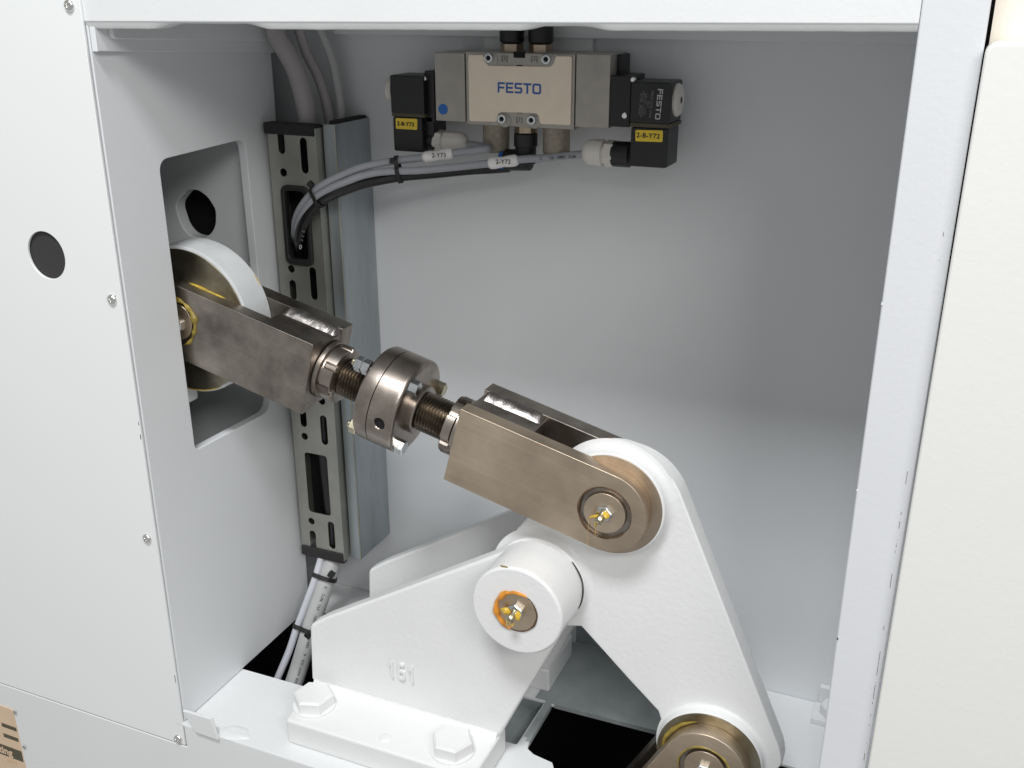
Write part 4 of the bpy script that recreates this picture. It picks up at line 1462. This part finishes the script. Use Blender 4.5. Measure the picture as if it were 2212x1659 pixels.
def bracket_outline(dx=0.0):
    a = [(0.0905, -0.527), (0.0858, -0.5225), (0.0880, -0.4775)]
    a += round_poly([(0.0880, -0.4775), (0.0885, -0.4690), (0.1060, -0.4565)], [0, 0.010, 0], 6)[1:]
    t0 = Vector((0.1060, -0.4565))
    # tangent from t0 to boss circle (upper side)
    d = Cb - t0
    L = d.length
    al = math.asin(RB * 0.985 / L)
    an = math.atan2(d.y, d.x) + al
    tp = t0 + Vector((math.cos(an), math.sin(an))) * math.sqrt(L * L - RB * RB)
    b0 = Vector((0.2585 + dx, -0.5270))
    d2 = Cb - b0
    L2 = d2.length
    al2 = math.asin(RB * 0.985 / L2)
    an2 = math.atan2(d2.y, d2.x) - al2
    tq = b0 + Vector((math.cos(an2), math.sin(an2))) * math.sqrt(L2 * L2 - RB * RB)
    return a + arc(Cb, RB * 0.985, tp, tq, 18) + [tuple(b0)]


ob = bracket_outline()
part('bearing_plate', plate(ob, (), 0.0617, 0.0745, 'XZ', 0.0024, 4), M['paint_cast'], bk)
part('boss', lathe([(0, RB - 0.0022), (0.0004, RB - 0.0010), (0.0016, RB - 0.0001), (0.0025, RB), (0.0395, RB), (0.0410, RB - 0.0008), (0.0412, 0.01)], (Cb.x, 0.0302, Cb.y), (0, 1, 0), 112), M['paint_cast'], bk)
part('base_flange', plate(round_poly([(0.0925, 0.0132), (0.2590, 0.0132), (0.2590, 0.0745), (0.0858, 0.0745)], [0.004, 0.004, 0.002, 0.002], 4), (), ZF, ZFL, 'XY', 0.0022, 4), M['paint_cast'], bk)
# fillet where plate meets flange
bm = bmesh.new()
rows = []
for x in [0.0885 + i * (0.2575 - 0.0885) / 60 for i in range(61)]:
    w = 1 + 0.12 * noise.noise(Vector((x * 160, 0, 0)))
    rows.append([bm.verts.new((x, 0.0625 - 0.0085 * w * (1 - math.sin(a)), ZFL - 0.0006 + 0.0085 * w * (1 - math.cos(a)))) for a in [math.pi / 2 * k / 8 for k in range(9)]])
for a, b in zip(rows, rows[1:]):
    for k in range(8):
        bm.faces.new((a[k], a[k + 1], b[k + 1], b[k]))
part('weld_fillet', bm, M['paint_cast'], bk, angle=70)
p = at(869, 1449, 0.0617)
part('cast_number', block_text('161', 0.0235, 0.0155, front((p.x, 0.0612, p.z), -0.005), 0.0018, 0.34, 0.0003), M['paint_cast'], bk, angle=80)


def painted_bolt(c, rot):
    b = part('bolt', hexa((c[0], c[1], ZFL + 0.0010), (0, 0, 1), 0.0166, 0.0108, (math.cos(rot), math.sin(rot), 0), 0.0016), M['paint_cast'], bk, (c[0], c[1], ZFL))
    part('bolt_washer', cyl((c[0], c[1], ZFL - 0.0002), (0, 0, 1), 0.0176, 0.0016, 0.0006, 48), M['paint_cast'], b)


painted_bolt((0.1040, 0.0385), 0.33)
painted_bolt((0.2315, 0.0352), 0.05)
part('dimple', blob((0.1775, 0.0260, ZFL - 0.0004), 0.0052, (1, 1, 0.34), 0.05, 3), M['paint_cast'], bk)
part('paint_chip', box(0.2745, 0.2800, 0.0308, 0.0312, Cb.y + 0.0330, Cb.y + 0.0340, 0.0002), M['grease_old'], bk)
part('boss_seam', wobble_ring(Cb.x, Cb.y, 0.0716, 0.0346, 0.0006, math.radians(-25), math.radians(42), 21), M['chip'], bk)

rb = thing('bracket', (0.17, 0.18, ZF), 'white cast rear bracket plate standing behind the lever', 'bracket')
part('bearing_plate', plate(bracket_outline(0.0055), (), 0.1553, 0.1675, 'XZ', 0.0024, 4), M['paint_cast'], rb)
part('base_flange', plate(round_poly([(0.0858, 0.1553), (0.2640, 0.1553), (0.2640, 0.215), (0.0925, 0.215)], [0.002, 0.002, 0.004, 0.004], 4), (), ZF, ZFL, 'XY', 0.0022, 4), M['paint_cast'], rb)
part('boss', cyl((Cb.x, 0.1505, Cb.y), (0, 1, 0), RB, 0.045, 0.002, 80), M['paint_cast'], rb)

pb = thing('pivot_pin', (Cb.x, 0.0295, Cb.y), 'steel pivot pin in the white bracket boss with orange grease round its edge', 'pin', 'greased pivot pins')
cpn = at(*tH(868, 862), 0.0298)
part('pin_body', cyl((cpn.x, 0.0296, cpn.z), (0, 1, 0), 0.0152, 0.12, 0.0004, 56), M['steel'], pb)
nb = grease_nipple((cpn.x - 0.0002, cpn.z + 0.0010), 0.0296, pb, 0.5)
part('grease_ring', join(wobble_ring(cpn.x, cpn.z, 0.0294, 0.0153, 0.0021, math.radians(85), math.radians(255), 4), wobble_ring(cpn.x, cpn.z, 0.0297, 0.0153, 0.0011, math.radians(60), math.radians(110), 11, 20)), M['grease_orange'], pb)
part('grease_edge', wobble_ring(cpn.x, cpn.z, 0.0297, 0.0153, 0.0006, math.radians(240), math.radians(420), 7), M['grease_brown'], pb)
part('grease', join(blob((cpn.x - 0.0066, 0.0262, cpn.z + 0.0010), 0.0031, (1.15, 0.7, 0.85), 0.35, 6), blob((cpn.x + 0.0030, 0.0250, cpn.z - 0.0002), 0.0030, (0.7, 0.7, 1.2), 0.4, 12),
                    tube([(cpn.x - 0.0020, 0.0190, cpn.z - 0.0015), (cpn.x - 0.0030, 0.0205, cpn.z - 0.0055), (cpn.x - 0.0030, 0.0225, cpn.z - 0.0090)], lambda t: 0.0009 * (1 - t) + 0.0002, 8, 6),
                    tube([(cpn.x - 0.0012, 0.0190, cpn.z - 0.0020), (cpn.x + 0.0008, 0.0200, cpn.z - 0.0052), (cpn.x + 0.0018, 0.0215, cpn.z - 0.0030)], 0.0005, 8, 6)), M['grease'], pb)

# ================================================================== LOWER LINK
ll = thing('lower_link', (Pl.x - 0.06, 0.085, -0.62), 'steel fork link hanging down left from the lower lever boss', 'link')
dd = Vector((-0.486, -0.874))
nn2 = Vector((0.874, -0.486))
RL = 0.0300
base = Pl + dd * 0.16
a0 = math.atan2(-nn2.y, -nn2.x)
cap = [(Pl.x + RL * math.cos(a0 - math.pi * i / 28), Pl.y + RL * math.sin(a0 - math.pi * i / 28)) for i in range(29)]
lo = [tuple(base - nn2 * RL)] + cap + [tuple(base + nn2 * RL)]
part('front_cheek', plate(lo, [circ_pts(Pl.x, Pl.y, 0.0190, 44)], YC0, YC1, 'XZ', 0.0006), M['steel'], ll)
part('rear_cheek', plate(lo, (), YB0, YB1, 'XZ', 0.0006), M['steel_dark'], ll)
pl_ = link_pin((Pl.x, Pl.y), YC0 + 0.0006, 'steel pivot pin with nipple at the bottom edge beside the pit', 0.112)
grease_nipple((Pl.x, Pl.y - 0.001), YC0 + 0.0006, pl_, 0.0)
part('old_grease', wobble_ring(Pl.x, Pl.y, YC0 + 0.0004, 0.0189, 0.0009, math.radians(-20), math.radians(190), 15), M['grease_old'], pl_)
part('grease_smear', tube([(Pl.x - 0.034, 0.0692, Pl.y - 0.006), (Pl.x - 0.0315, 0.0690, Pl.y + 0.010), (Pl.x - 0.022, 0.0690, Pl.y + 0.023), (Pl.x - 0.010, 0.0692, Pl.y + 0.030)], lambda t: 0.0002 + 0.0016 * math.sin(math.pi * t), 8, 8), M['grease_old'], pl_)
rb_pts = [(q.x, q.z) for q in (at(1398, 1616, 0.108), at(1388, 1640, 0.108), at(1385, 1700, 0.108), at(1340, 1700, 0.108))]
tag(part('pit_rib', plate(round_poly(rb_pts, 0.002, 4), (), 0.106, 0.112, 'XZ', 0.0008), M['paint'], None), 'thin white plate edge showing in the dark pit left of the lower link', 'plate')

# block with bolt at the right rear of the floor
cbk = thing('clamp_block', (0.49, 0.205, ZF), 'small white block with a bolt on the floor at the right rear corner', 'block')
part('block', box(0.4775, 0.515, 0.2035, 0.2275, ZF + 0.0001, ZF + 0.0052, 0.0008), M['paint'], cbk)
part('bolt', hexa((0.4925, 0.2160, ZF + 0.0052), (0, 0, 1), 0.0098, 0.0095, (1, 0.2, 0), 0.0012), M['paint'], cbk)
part('back_lug', box(0.4800, 0.515, 0.2280, 0.2335, ZF + 0.0001, ZF + 0.020, 0.0008), M['paint'], cbk)
